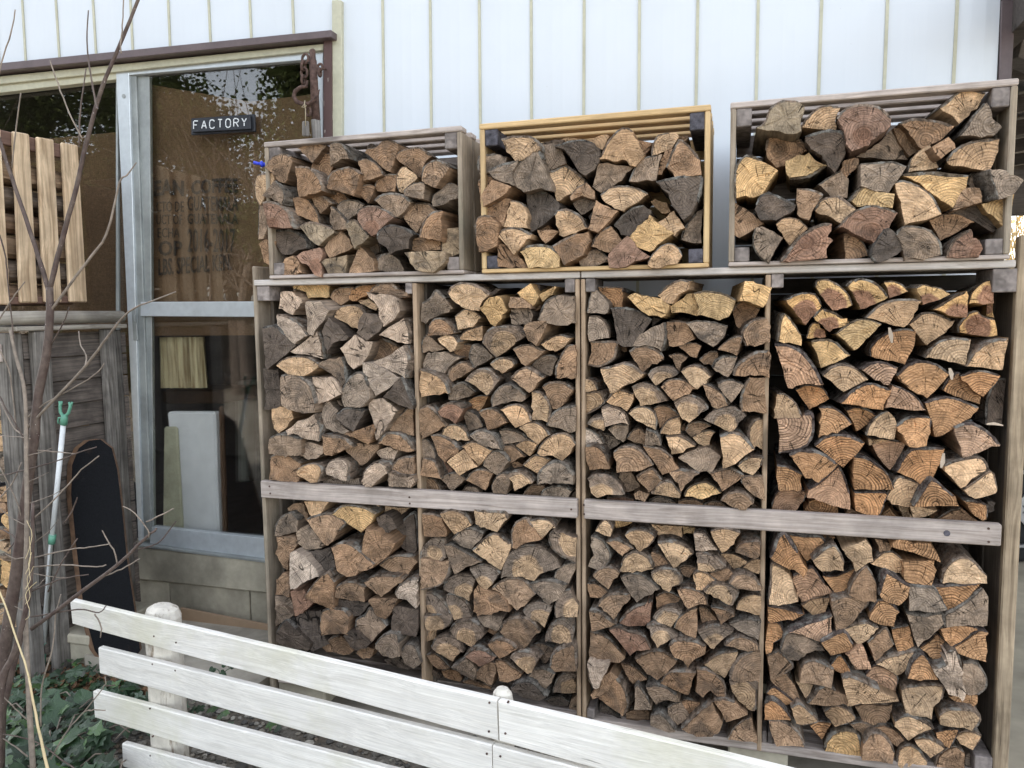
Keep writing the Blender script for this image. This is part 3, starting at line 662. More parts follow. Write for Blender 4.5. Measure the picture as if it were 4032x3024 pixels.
6g+ 1595,1365 1600,1240 1680,1130 1820,1060 1970,1110 2060,1250 2060,1360 1900,1350 1770,1340
4b 95,1020 220,1050 290,1160 325,1290 180,1270 50,1250 70,1130
0r- 255,1050 380,1080 480,1190 420,1220 310,1200
4g 320,1290 400,1230 530,1220 650,1290 560,1370 470,1450 400,1370
5b+ 650,1310 710,1220 800,1170 920,1180 1010,1220 960,1330 910,1435 780,1370
5g+ 1000,1470 985,1380 1040,1270 1120,1220 1215,1240 1220,1370 1180,1500 1080,1490
5h+ 1220,1215 1310,1190 1420,1210 1510,1270 1550,1320 1430,1380 1300,1450 1260,1350
5g 1640,1490 1680,1430 1790,1390 1940,1390 2040,1450 1990,1560 1650,1560
4b- 1400,1500 1450,1430 1540,1370 1690,1380 1650,1460 1640,1530 1400,1530
4r- 100,1290 200,1290 280,1370 310,1440 100,1440
4w- 590,1455 650,1400 720,1390 800,1410 840,1480 600,1480
0r- 310,1210 400,1230 340,1280
0b- 1260,1090 1330,1070 1410,1110 1370,1150 1270,1140
5b- 50,300 120,310 200,350 270,400 300,430 150,370
0g- 1990,1540 2090,1460 2095,1560 2000,1570
@loB 1640 1990 660
3b+ 70,110 200,115 330,160 380,330 390,410 200,415 100,400
5t+ 310,110 430,70 560,95 670,170 720,260 600,330 500,380 400,250
4t+ 765,60 900,75 1150,90 1190,180 1120,260 1060,350 930,310 780,240
6b+ 1260,560 1250,370 1290,250 1370,190 1450,180 1530,290 1640,450 1440,490
4t+ 1500,210 1640,180 1760,210 1830,290 1740,350 1640,450 1560,320
5g+ 470,440 560,340 680,300 790,330 880,380 800,500 720,600 590,540
6t+ 740,590 840,480 960,390 1060,380 1150,450 1250,520 1200,660 1110,850 980,780
5h+ 2090,760 1900,670 1780,560 1745,430 1800,330 2105,430 2100,600
6h 50,700 60,600 130,500 230,430 340,450 370,520 380,690 300,770 150,720
5g+ 365,530 450,520 570,580 700,650 850,740 680,810 500,900 430,720
6b+ 440,720 430,850 390,960 330,1040 200,1090 60,1110 50,900 60,710 200,740 330,760
6h+ 1110,960 1130,820 1200,650 1340,560 1530,530 1700,590 1820,690 1890,820 1740,860 1620,910 1550,990 1400,960
5g 1820,950 1850,860 1940,790 2040,760 2095,770 2095,860 2010,1030 1900,990
5h+ 700,840 830,790 930,800 1030,840 1090,900 1000,1030 900,1130 840,1050
5h 350,1110 370,1020 450,950 580,910 730,930 760,980 690,1260 560,1190
6b+ 990,1100 1080,1020 1200,970 1340,970 1450,1030 1560,1170 1450,1280 1330,1380 1210,1290 1130,1180
5g+ 1480,1040 1600,1000 1730,990 1850,1010 1980,1060 1900,1180 1740,1320 1620,1190
0b+ 760,1130 810,1060 900,1140 1040,1160 1180,1270 1210,1390 980,1430 800,1460 750,1400
5h+ 1840,1480 1820,1360 1860,1240 1930,1140 2030,1120 2120,1320 2120,1470
5h 90,1150 190,1150 300,1230 390,1330 430,1440 260,1460 170,1440 120,1300
5h 380,1190 480,1170 600,1230 690,1330 730,1460 510,1510 450,1380
5h+ 1405,1400 1450,1330 1550,1290 1660,1290 1780,1340 1730,1480 1690,1600 1560,1520
0g+ 800,1480 960,1440 1150,1480 1080,1640 1040,1650 900,1600
6h 105,1460 290,1450 460,1430 480,1500 430,1590 350,1640 250,1650 130,1650
@loB 1640 2380 660
6h+ 440,340 500,240 620,210 750,220 850,290 890,370 800,470 720,560 590,480 480,400
6b+ 1090,360 1120,270 1230,190 1390,180 1530,240 1620,360 1500,490 1385,595 1260,540 1160,420
6h+ 1700,490 1720,360 1810,230 1920,190 2060,190 2080,370 2070,520 1900,520 1790,490
4h 105,150 290,140 430,140 480,180 430,290 260,320 260,440 140,495 130,340
6h+ 190,570 230,470 350,420 480,440 580,510 620,620 480,750 370,690
5b+ 940,530 1000,480 1100,470 1220,510 1310,590 1200,670 1100,710 1020,620
4b 800,150 960,130 1150,190 1090,330 1030,410 900,320
5g 1500,540 1600,510 1700,530 1820,600 1760,700 1700,780 1600,690
6r+ 1760,830 1770,700 1840,620 1960,560 2090,560 2110,880 1960,880 1830,890
5r+ 630,680 720,600 830,590 930,620 1050,700 930,770 820,820 720,740
5h+ 1230,700 1300,640 1400,620 1530,650 1620,720 1550,810 1460,910 1360,830
4b 130,670 230,650 340,720 440,830 330,850 270,860 190,770
3g+ 460,830 520,800 640,710 740,800 780,880 750,1000 640,940 520,870
5b+ 785,980 790,890 870,800 960,760 1040,780 1050,900 990,1065 890,1020
3b+ 1045,740 1150,750 1380,920 1360,970 1200,1030 1100,1010
5g 1465,950 1520,870 1620,840 1730,860 1830,920 1780,1030 1710,1110 1600,1050
5h 1800,1160 1830,1030 1910,930 2020,900 2110,930 2100,1170
6d+ 1240,1110 1310,1040 1430,1020 1550,1050 1640,1140 1710,1230 1600,1270 1400,1230
5b- 610,1020 700,990 800,1020 960,1070 980,1120 780,1080
4b- 330,880 440,850 560,890 600,960 570,1020 370,960
4d- 1690,1270 1780,1220 1900,1210 2010,1290 2000,1350 1800,1330
0d- 150,850 240,880 330,920 300,980 140,900
0g- 2040,1260 2110,1200 2110,1400 2020,1390
@upC 2300 1080 760
3g 35,440 60,280 90,175 150,190 280,330 270,430 150,440
4o- 165,140 250,140 430,150 440,200 435,380 300,370 250,290 190,210
4t+ 840,240 950,130 1100,60 1220,90 1200,180 1080,230 1010,330 960,330 900,290
0y+ 500,260 590,210 720,250 880,280 970,350 950,420 880,500 740,470 600,370
0y 990,370 1080,300 1180,230 1260,220 1290,310 1310,440 1300,475 1150,440 1000,440
4y+ 1260,215 1400,190 1600,220 1730,290 1700,400 1650,490 1550,520 1300,470 1320,370
0y+ 1850,75 1980,110 2150,155 2090,270 2050,375 1900,330 1780,300 1830,180
4b- 1700,420 1790,310 1920,320 2010,400 1930,540 1810,650 1740,590
5w 60,480 150,480 240,540 290,640 290,720 170,740 60,770 40,680
4d+ 310,390 450,380 620,420 770,520 690,640 560,820 450,830 380,730
6b 75,775 360,770 370,860 330,980 180,1060 50,1040 90,900
4g+ 880,880 920,780 930,660 910,560 760,620 640,690 560,820 700,810 850,850
3b 950,550 1080,540 1180,560 1270,740 1130,810 1080,820 970,820
4g+ 1170,560 1300,530 1500,550 1640,590 1600,720 1480,825 1310,730
5b+ 2090,500 1960,520 1860,590 1810,690 1860,820 2000,810 2130,780 2130,560
5b+ 1530,860 1600,790 1700,730 1800,720 1790,800 1750,925 1640,890
4b 1090,830 1180,790 1280,790 1340,820 1290,950 1220,940
6b+ 520,890 590,830 700,820 810,850 900,920 910,980 790,1040 690,1110 610,1020
4b 970,930 1040,910 1110,915 1180,950 1090,1110 1030,1020
4b 1320,980 1390,910 1470,880 1530,890 1510,980 1470,1055 1380,1030
5g+ 1475,1080 1500,1010 1580,950 1670,940 1760,950 1700,1100 1650,1175 1550,1120
5b+ 1720,1160 1740,1060 1850,960 1980,890 2120,880 2120,1190 2060,1165 1850,1170
6t+ 190,1080 330,1050 430,1020 530,1040 620,1100 680,1150 600,1220 400,1320 300,1360 240,1220
5h+ 730,1150 780,1090 880,1060 990,1070 1070,1140 950,1200 820,1275
5t+ 1110,1110 1180,1060 1280,1050 1370,1090 1450,1170 1380,1240 1300,1310 1210,1250
4h 0,1190 60,1190 130,1240 150,1320 50,1345 0,1340
5b+ 880,1290 950,1220 1060,1200 1180,1230 1290,1310 1150,1380 1020,1450 960,1380
4g+ 1540,1260 1620,1220 1720,1220 1830,1270 1700,1455 1600,1370
5h 15,1360 200,1340 240,1400 210,1500 20,1610
5t+ 250,1455 300,1380 390,1330 490,1340 570,1380 550,1480 490,1565 380,1510
6h+ 550,1290 640,1245 740,1260 830,1300 900,1370 955,1450 800,1480 640,1510 590,1400
4b+ 1365,1260 1500,1310 1600,1390 1650,1500 1500,1545 1420,1430
6h+ 1030,1470 1090,1400 1200,1380 1330,1430 1420,1530 1350,1580 1200,1700 1140,1650
4b+ 1800,1570 1790,1430 1830,1280 1900,1180 2070,1190 2060,1300 2095,1580 1950,1570
0d- 1500,1230 1600,1170 1700,1190 1560,1280
0b- 420,830 480,820 490,880 430,870
0d- 780,500 900,510 780,600
@upC 2300 1500 760
5w+ 200,320 290,290 400,320 480,380 515,495 380,490 240,525
6t+ 510,370 580,310 700,300 800,360 830,460 820,555 720,510 590,450
5b 800,310 870,280 960,290 1040,340 1090,390 960,470 860,540
4h+ 30,490 80,430 150,410 220,410 230,500 220,580 130,540
4t 870,600 900,520 980,440 1090,410 1105,500 1100,605 980,605
5b 1160,570 1200,490 1300,465 1400,480 1455,520 1350,570 1230,640
6h+ 1380,440 1460,360 1600,310 1720,310 1800,360 1850,410 1740,510 1675,595 1530,510
4w 0,540 90,570 170,640 215,715 60,735 0,720
4g 275,550 350,500 440,500 510,510 500,590 450,700 350,630
5t 1900,800 1880,640 1900,520 1980,440 2095,430 2100,680 2060,800 1970,740
4g- 200,600 290,610 370,650 420,710 260,800
5b 490,660 530,590 600,545 650,550 705,600 690,730 580,700
4g+ 710,560 800,590 860,650 880,740 770,740 700,735
3t+ 940,640 1100,630 1270,740 1130,810 1000,840 970,740
4t 1240,640 1340,580 1440,560 1500,590 1440,700 1405,770 1310,720
5t+ 1560,640 1680,590 1800,620 1900,710 1950,790 1840,850 1730,950 1600,1000 1580,800
4b+ 20,760 130,750 230,830 270,930 290,1010 150,1010 60,1020
6b+ 335,820 400,770 520,750 630,790 720,870 780,960 600,1030 400,1045 370,920
3b+ 680,750 870,780 1010,880 1085,1000 900,1070 800,930
0g+ 1080,880 1300,770 1450,780 1565,870 1500,980 1440,1070 1280,1020 1180,950
5t+ 1760,970 1830,900 1930,870 2050,880 2020,980 1930,1080 1830,1030
3b+ 975,1040 1100,1020 1310,1060 1240,1150 1110,1270 1040,1150
4b+ 1450,1060 1570,1020 1700,1010 1830,1080 1700,1190 1580,1265 1530,1160
6h+ 45,1130 120,1080 230,1080 340,1130 420,1210 460,1310 250,1305 150,1340 90,1280
0g- 410,1050 540,1050 600,1130 640,1210 540,1260 450,1260 420,1150
5b+ 600,1100 680,1040 780,1010 840,1070 890,1140 820,1200 745,1275 680,1190
4b+ 1810,1180 1800,1130 1850,1090 2040,1090 2070,1370 1950,1320 1870,1250
5h+ 770,1290 820,1200 910,1150 1010,1170 1100,1290 1090,1340 900,1310
6y+ 1150,1320 1180,1240 1270,1180 1400,1160 1520,1220 1570,1290 1470,1310 1350,1355 1250,1330
5b+ 1570,1370 1630,1300 1750,1270 1870,1310 1940,1400 1850,1480 1740,1470
0b 570,1300 630,1260 750,1290 690,1385 600,1350
4g- 740,1390 790,1340 900,1330 1040,1390 1050,1430 740,1430
4b- 1075,1380 1160,1350 1290,1360 1360,1410 1330,1450 1070,1440
4b- 1350,1430 1450,1380 1560,1390 1640,1450 1400,1500
4r- 260,1340 400,1320 520,1340 570,1380 300,1390
0g- 1880,1470 1940,1410 2020,1450 2010,1500
0b- 1110,520 1150,490 1170,560 1130,570
@loC 2290 2020 740
5t+ 160,210 200,150 270,90 330,130 360,200 340,270 230,240
0y- 370,80 620,110 500,160 400,180
6t+ 510,260 570,210 690,200 800,230 860,300 780,400 690,460 620,380 560,330
0t- 820,130 1180,160 1180,290 990,310 930,340 880,220
0y- 1190,155 1470,180 1450,220 1290,245 1200,250
4w+ 1320,240 1420,240 1500,310 1600,430 1400,455 1340,440
4t+ 1520,220 1640,190 1760,200 1860,240 1780,360 1650,465 1580,350
5b+ 1810,460 1850,390 1940,350 2100,350 2100,430 2040,540 1920,500
5g+ 110,280 220,310 300,400 335,520 280,630 180,670 80,630 120,500 100,380
5b+ 290,340 370,310 460,330 560,380 610,420 480,510 390,430
6t+ 900,360 990,340 1110,340 1230,390 1320,470 1250,540 1090,640 990,510
6h+ 460,640 480,550 560,480 650,460 780,530 840,650 700,690 550,690 450,690
4b 830,450 920,480 1010,560 1050,640 860,660 850,540
5h+ 1350,490 1450,480 1560,520 1640,580 1690,640 1540,680 1440,690 1370,670
4t 1640,480 1730,470 1860,510 1950,570 1890,620 1820,680 1730,600
4t 1900,640 1970,570 2050,540 2130,550 2110,630 2085,720 1980,680
4b 1140,650 1200,620 1290,630 1350,650 1270,760 1210,740
5b+ 130,740 200,670 300,650 400,670 440,710 370,790 310,900 230,830
4t+ 1310,730 1380,690 1480,720 1600,810 1490,830 1360,900 1330,810
4b+ 1510,710 1600,680 1720,650 1790,720 1690,800 1640,820
6g+ 460,750 570,710 700,720 800,790 880,860 910,900 780,970 650,1050 560,930
6h+ 820,710 920,670 1060,660 1150,720 1180,830 1070,870 1030,930 960,900 860,790
4r 70,830 160,830 260,880 330,950 200,1000 110,990
5b+ 1740,830 1800,740 1910,710 2040,760 2110,860 2100,910 1950,910 1830,890
6h+ 1440,920 1540,840 1680,840 1800,880 1850,950 1780,1090 1650,1050 1550,1000
5b+ 190,1090 240,1010 330,960 450,950 570,960 540,1060 380,1250 300,1170
5b+ 1130,910 1220,890 1350,920 1450,980 1480,1080 1350,1080 1240,1130 1190,1030
4b 870,990 950,940 1060,940 1160,1000 1140,1050 1000,1090 900,1140
5t+ 1820,1130 1850,1040 1930,980 2030,960 2110,980 2090,1200 1960,1160
5r+ 440,1290 510,1190 620,1110 740,1070 820,1060 800,1270 740,1320 540,1330
5h+ 840,1230 890,1160 980,1110 1090,1110 1180,1160 1070,1320 1050,1345 930,1300
4b+ 90,1160 190,1160 300,1230 410,1310 260,1360 120,1390
5b+ 1090,1350 1120,1250 1200,1180 1290,1130 1360,1120 1360,1300 1340,1480 1220,1430
3b 1385,1110 1470,1120 1520,1170 1600,1300 1430,1345
4b+ 1530,1120 1640,1130 1750,1180 1800,1220 1640,1320
5g+ 1740,1300 1850,1260 1970,1250 2080,1270 2115,1300 2080,1480 1980,1450 1840,1380
3h+ 765,1340 860,1310 1000,1350 1130,1450 1000,1520 900,1590 840,1490
5h+ 1370,1400 1450,1360 1560,1330 1680,1350 1790,1390 1650,1500 1560,1590 1490,1560
6r+ 330,1380 420,1350 550,1400 680,1430 760,1480 810,1600 650,1620 570,1680 480,1560
4b+ 105,1410 220,1430 350,1510 460,1640 500,1700 440,1760 100,1750 100,1560
6r+ 1690,1560 1760,1490 1880,1460 2010,1500 2080,1560 2090,1620 1960,1630 1800,1590
0d- 1480,1080 1540,1100 1500,1140
@loC 2290 2469 740
5r+ 1030,230 1090,170 1220,160 1350,180 1460,240 1450,320 1300,400 1250,480 1200,400 1100,360
6b+ 630,380 720,320 840,280 960,290 1060,350 1130,400 1000,530 890,620 780,540
4t+ 1440,440 1520,370 1640,310 1830,290 1780,450 1680,600 1570,540
4b+ 1750,600 1790,460 1880,350 2010,290 2100,300 2090,640 1900,640
3w+ 130,720 80,620 70,500 90,380 330,410 290,540 200,700
4b 470,430 570,450 680,520 770,610 590,670 520,560
5b+ 930,660 990,570 1070,530 1200,530 1340,540 1280,660 1250,800 1100,740
5b+ 1360,500 1480,510 1600,580 1690,680 1690,820 1600,820 1510,740 1430,830 1350,760
0b+ 200,640 330,530 420,600 220,820 130,850 110,800
5b+ 400,620 480,700 530,830 540,950 490,1050 360,960 200,840
4h+ 1740,640 2040,650 2050,830 2045,980 1960,970 1850,860 1770,760
4g+ 620,720 660,690 760,800 800,900 820,970 620,970
4g+ 760,710 860,690 1000,720 1120,810 1150,880 1020,870 880,910
4b 1170,890 1220,860 1310,870 1390,890 1350,1000 1280,1060
3g 1010,950 1080,900 1150,890 1280,1070 1200,1120 1070,1160 1020,1060
3b+ 1560,870 1680,850 1800,890 1950,1030 1850,1080 1700,1120 1640,990
4b+ 1180,1200 1290,1090 1420,970 1540,900 1570,1010 1650,1130 1600,1260 1540,1290 1350,1290
4b+ 1720,1320 1790,1190 1900,1100 1990,1070 2070,1340 2060,1370 1900,1350
4g+ 810,1050 900,1040 980,1080 1100,1230 1020,1240 820,1160
4b- 520,1010 600,980 780,980 800,1100 790,1180 650,1120 530,1090
4d- 220,890 300,930 400,1020 470,1080 330,1060 210,1020
0g- 80,940 160,940 160,1010 80,1000
0b- 1470,300 1530,250 1560,330 1500,380
@upD 3040 1080 940 2212
5c+ 135,240 220,190 330,170 420,200 460,290 400,370 320,460 270,420 210,340
6c+ 405,120 420,60 520,50 630,110 710,190 740,280 640,310 560,330 480,220
6c+ 700,110 740,60 850,40 960,80 1040,150 1075,220 950,270 820,320 770,200
5c 1040,70 1110,60 1180,80 1240,120 1260,160 1180,190 1090,220 1070,130
5c+ 1345,130 1400,95 1480,110 1570,130 1650,180 1540,230 1400,280 1370,200
4c+ 1500,320 1600,260 1700,200 1810,160 1800,400 1640,380
5c 1825,270 1850,180 1920,100 1990,60 2020,60 2030,130 2060,130 2055,270 1960,280
6c+ 385,400 440,330 500,330 590,360 660,410 715,450 620,500 530,535 470,470
4c 320,590 340,500 380,450 430,455 480,520 495,580 400,595
5y+ 60,620 70,480 110,375 180,420 270,560 270,660 160,630
5t+ 880,400 990,290 1130,240 1270,230 1380,245 1300,400 1220,490 1050,450
5y+ 600,550 700,470 800,420 900,420 1010,460 900,580 760,705 680,620
5t+ 1270,460 1370,370 1470,350 1580,380 1690,440 1580,560 1440,650 1370,580
6c 1740,540 1730,480 1820,370 1900,340 1950,380 2060,420 2085,560 2000,575 1860,555
0c- 1990,280 2050,270 2060,400 1980,390
6o+ 920,760 920,680 1000,590 1120,530 1240,510 1330,530 1300,700 1230,830 1080,790
6t+ 1420,770 1480,680 1560,620 1660,595 1750,595 1845,610 1800,740 1785,835 1600,790
5t 1800,850 1850,750 1950,660 2060,610 2200,600 2150,760 2135,880 2050,885 1920,860
5y 365,620 470,600 580,620 660,690 725,755 590,820 455,865 410,740
6p+ 30,660 120,650 250,700 350,800 430,920 470,1030 300,1015 150,1050 110,900
5t+ 475,940 560,860 670,840 790,880 890,970 790,1020 660,1090 570,1020
5p+ 830,880 920,820 1010,810 1090,830 1170,870 1120,950 1080,1030 960,980
6o+ 1165,940 1240,860 1350,810 1460,815 1560,850 1640,920 1560,1020 1440,1140 1310,1080
5o+ 1750,940 1850,900 1950,890 2040,910 2120,940 2030,1050 1960,1130 1870,1080
5o 1580,1070 1620,990 1720,910 1780,970 1850,1040 1940,1120 1920,1200 1780,1160
4d- 1980,1390 1990,1150 2080,980 2160,970 2130,1390
5o 220,1070 300,1030 400,1030 480,1060 530,1150 440,1200 345,1250 280,1160
6o+ 640,1190 700,1120 790,1050 900,1010 1000,1030 1105,1080 1060,1170 1030,1255 850,1230
5p+ 1125,1030 1220,1060 1310,1110 1370,1170 1420,1260 1240,1260 1060,1240 1100,1130
6o+ 1420,1190 1530,1150 1650,1140 1750,1165 1840,1200 1920,1240 1880,1310 1700,1410 1530,1500 1480,1330
5t 50,1110 120,1110 190,1160 240,1220 285,1330 150,1340 25,1335
6p+ 300,1300 370,1300 390,1420 350,1560 240,1630 70,1655 80,1500 50,1350 250,1345
5o+ 440,1240 540,1230 630,1270 700,1330 740,1390 600,1460 435,1510
5o 690,1260 760,1230 850,1240 920,1270 975,1310 860,1400 770,1455 740,1350
5t+ 880,1490 900,1410 960,1330 1040,1280 1080,1275 1150,1370 1160,1430 1130,1530 1000,1510
6o+ 1160,1410 1240,1340 1330,1320 1420,1320 1475,1340 1470,1420 1430,1590 1290,1590 1220,1490
6p+ 1690,1420 1760,1390 1860,1380 1970,1430 2060,1510 2120,1590 1960,1630 1790,1710 1740,1570
6o+ 400,1590 470,1520 560,1490 670,1490 770,1520 860,1570 770,1680 660,1790 540,1700
3p- 890,1510 1000,1520 1240,1550 1180,1700 1090,1810 980,1680
@upD 3040 1500 940 2212
6o+ 165,690 240,650 330,650 430,660 530,710 610,780 530,860 430,940 370,900 310,900
5o 1150,840 1200,730 1280,640 1400,620 1590,625 1540,800 1440,980 1310,900
3o 50,790 150,800 280,870 260,930 270,1015 50,1010
4p- 0,1170 60,1020 300,1020 290,1120 200,1210 0,1200
5p 340,1010 500,890 610,790 680,900 720,1050 720,1190 530,1140 350,1080
6o+ 770,710 870,720 970,780 1060,850 1110,930 1130,1000 950,1010 770,1005 755,860
5t+ 1600,790 1700,740 1930,710 2000,830 1860,910 1750,990 1680,900
4t+ 1780,1010 1900,920 2040,840 2090,1000 2070,1040 1880,1090 1830,1060
4o+ 1320,1160 1470,920 1600,990 1700,1080 1730,1160 1500,1160
5t 1050,1090 1150,900 1280,910 1400,970 1350,1050 1280,1170 1160,1150
5o 770,1040 1050,1040 1040,1130 990,1250 880,1240 780,1200 760,1120
0o- 340,1120 400,1100 600,1150 610,1240 300,1220
0t- 1170,1160 1260,1180 1310,1290 1230,1280
0t 1280,1170 1530,1200 1420,1260 1320,1290
4o 1780,1110 1900,1120 2000,1160 1995,1280 1950,1290 1850,1220
3b- 1500,1300 1640,1210 1750,1180 1900,1290 1880,1320
0o- 1010,1260 1090,1180 1180,1275
0b- 690,1240 720,1180 860,1250
0d- 2000,1120 2060,1130 2060,1200 2020,1220
0t- 890,540 1100,545 900,600
@loD 3000 2060 920 2212
4o+ 80,330 150,140 230,110 340,280 430,440 400,510 260,440 100,360
5o 240,100 400,120 560,130 610,210 560,290 430,355 360,270
0o- 580,130 700,140 650,210
0o- 720,150 940,155 850,205
5t+ 480,350 590,250 690,215 750,290 780,370 770,450 570,455 510,400
0t+ 760,240 980,160 1040,240 1050,360 960,410 890,460 860,370 800,300
0b 1070,160 1250,190 1190,290 1130,290 1110,220
0o+ 1240,230 1280,170 1600,200 1650,290 1690,370 1540,320 1400,270
4t 1030,380 1130,290 1240,270 1330,340 1335,485 1180,430
0o+ 1330,370 1630,360 1600,600 1450,570 1330,510 1350,440
6t+ 1710,570 1720,470 1800,370 1900,330 2000,360 2130,500 2130,570 1900,575
4t+ 60,720 80,560 90,390 200,430 270,520 340,740 200,770 70,770
4p 300,500 430,430 500,430 600,580 670,660 540,700 380,745 330,600
3o 580,500 700,500 880,430 840,560 720,690 650,600
5b+ 820,680 860,560 950,440 1010,430 1080,560 1085,740 980,730
4o+ 1110,680 1170,480 1280,520 1400,600 1380,700 1290,790 1190,750
4g+ 1395,600 1550,610 1650,640 1750,820 1580,850 1400,830
3o+ 1620,600 1850,585 2070,575 1950,720 1780,840 1700,710
4g+ 1740,990 1730,870 1880,780 2080,620 2140,700 2130,965 1950,960
3o 60,790 200,800 400,870 250,920 70,950
3t 380,780 480,720 640,710 600,870 480,870
5b+ 665,740 760,700 880,700 1010,750 930,850 860,940 710,1020 690,900
4o+ 1030,850 1100,740 1200,750 1300,840 1250,980 1120,960 1020,910
4g+ 1370,850 1540,870 1700,850 1730,940 1600,1060 1480,1175 1430,1040
4o 60,950 160,950 220,1070 110,1140 90,1220 40,1240
3p+ 260,1030 400,960 660,880 660,1120 540,1120 400,1070
4g+ 180,1210 230,1050 400,1060 580,1170 590,1210 460,1220 350,1300 260,1290
4o+ 560,1130 700,1050 800,1040 860,1150 850,1200 660,1250 600,1180
4t+ 780,1000 870,960 990,940 1100,990 1010,1090 920,1165
4b+ 1000,1130 1070,1060 1180,990 1250,1150 1160,1230 1080,1300
3o 1230,1010 1300,990 1390,980 1440,1160 1290,1220
5o+ 1690,1000 1760,970 1900,960 2050,1000 1970,1060 1880,1120 1790,1170
4o+ 1790,1190 1950,1090 2060,1020 2140,1040 2120,1320 2000,1290 1880,1240
4o 1500,1180 1600,1110 1660,1050 1780,1170 1720,1250 1660,1310
0p+ 790,1230 970,1180 1000,1270 1040,1390 870,1390
5b 50,1260 150,1210 240,1280 300,1360 210,1430 90,1490
4b+ 370,1380 400,1330 520,1310 680,1390 660,1560 530,1530 360,1510
4o 650,1350 740,1250 850,1410 790,1450 700,1390
4t+ 1085,1330 1200,1260 1500,1200 1400,1330 1280,1440
4o+ 1380,1470 1430,1330 1540,1260 1670,1480 1500,1490
4p 980,1450 1080,1350 1280,1450 1270,1580 1250,1630 1130,1560
6g 1910,1330 1980,1320 2060,1350 2130,1470 2110,1580 2000,1640 1880,1600 1900,1450
6w+ 1620,1370 1740,1340 1750,1250 1800,1205 1860,1240 1900,1380 1900,1560 1930,1640 1890,1690 1860,1640 1770,1620 1700,1500
0t- 1290,1540 1360,1500 1440,1530 1380,1545
0t- 780,680 850,570 800,700
0o- 1150,745 1230,770 1210,790 1150,765
@loD 3000 2334 920 1269
3b 50,480 120,430 170,490 210,590 180,600 110,540
3o 25,545 70,515 180,600 110,615
0t 185,490 275,500 245,585
4t+ 440,470 480,460 540,480 640,530 740,590 600,600 470,615
4b+ 250,600 300,530 350,505 400,530 460,560 465,615 350,615
4t+ 760,530 800,510 980,505 975,580 930,620 920,675 790,675
0o 1020,570 1170,560 1170,600 1130,630
6t+ 965,670 1000,640 1080,635 1150,645 1190,690 1145,750 970,715
5o+ 15,610 50,590 90,610 130,650 155,690 80,690 15,690
5t+ 160,630 200,605 250,640 305,700 220,720 190,710
5t+ 340,650 390,620 450,630 510,690 400,730 370,690
4b 505,615 560,600 640,605 710,610 690,680 665,720 560,715
5t+ 725,700 780,670 850,690 930,740 850,770 800,800 750,750
5b+ 40,700 100,700 160,730 210,780 230,835 80,835 50,760
3o 260,720 310,700 375,710 325,795
6y 340,860 350,810 400,760 470,750 530,780 550,900 430,870
5b+ 555,820 590,770 650,770 700,820 720,870 710,930 550,910
4b 615,735 670,725 740,760 775,800 735,835 680,790
4b 475,710 540,700 600,730 550,780
5t 735,930 740,860 790,830 850,850 900,920 900,952 740,945
5t+ 830,800 880,790 940,810 995,855 920,900 870,850
4o 945,760 1000,745 1070,750 1020,845 960,810
5t 1045,775 1110,755 1160,765 1195,790 1150,855 1080,820
5b 945,952 960,890 1010,850 1060,840 1100,870 1100,952
0d- 135,620 160,615 190,730 170,720
5o- 330,790 360,760 400,755 350,850
0g- 1110,880 1160,870 1180,930 1110,945
0t 470,850 530,810 545,900 480,880
0o- 390,520 440,530 460,600 420,580
@left 0 1250 560 692
0y 10,170 50,125 70,190 45,245 5,215
0y -30,120 0,125 15,180 5,240 -40,230
4y 15,290 30,250 60,245 72,260 65,300
5y+ -10,320 10,295 45,292 65,320 60,345 20,372 -10,350
4y 30,400 50,370 75,366 80,435 55,425
4t+ -30,400 10,400 40,430 50,465 10,478 -30,470
4y+ -5,500 30,480 60,495 70,530 30,572 -5,560
0y 35,560 75,540 92,560 90,640 60,610
5t -40,590 0,570 40,600 50,640 0,655 -40,640
5g+ 90,650 30,655 -10,690 -10,740 50,775 95,720
0y 50,790 75,775 98,790 95,845 60,825
0t -10,830 40,815 100,850 90,880 20,900 -10,890
0y+ 30,900 70,885 102,895 95,945 35,935
0b -30,900 25,905 30,950 -30,960
@left 0 1950 560 692
0y 10,100 50,75 100,80 98,165 40,165 8,130
4b -20,170 30,160 100,175 60,215 0,215
0t 0,225 50,235 75,275 40,285 0,260
4g -10,290 40,282 80,290 75,325 10,320
0y+ -5,310 40,330 80,330 75,400 30,450 0,420
0t 45,420 80,395 95,440 60,475
0b -20,450 20,460 30,520 -20,530
0b 30,480 80,490 110,540 60,560 30,530
0t -10,560 50,555 110,590 80,640 0,630
4y -40,330 -5,320 0,420 -40,440
"""
# ------------------------------------------------------------------ firewood
PAL = {  # tint, tint2 (heart), ring contrast, stain amount, heart radius
 'b': ((.345, .226, .145), (.32, .20, .125), .42, .5, 0), 'g': ((.295, .226, .172), (.28, .205, .145), .38, .65, 0), 'd': ((.135, .108, .090), (.14, .11, .085), .3, .6, 0),
 'r': ((.285, .175, .125), (.22, .125, .085), .35, .4, .03), 't': ((.53, .365, .23), (.47, .31, .185), .40, .2, 0), 'w': ((.49, .385, .305), (.42, .29, .21), .40, .35, 0),
 'y': ((.59, .405, .215), (.53, .34, .165), .40, .10, 0), 'o': ((.50, .285, .15), (.44, .235, .125), .62, .12, 0), 'p': ((.48, .31, .21), (.43, .255, .17), .62, .14, 0),
 'c': ((.60, .385, .185), (.30, .165, .105), .3, .05, .075), 'm': ((.31, .245, .175), (.34, .265, .18), .25, .9, 0), 'h': ((.24, .185, .145), (.47, .325, .205), .42, .55, .042)}
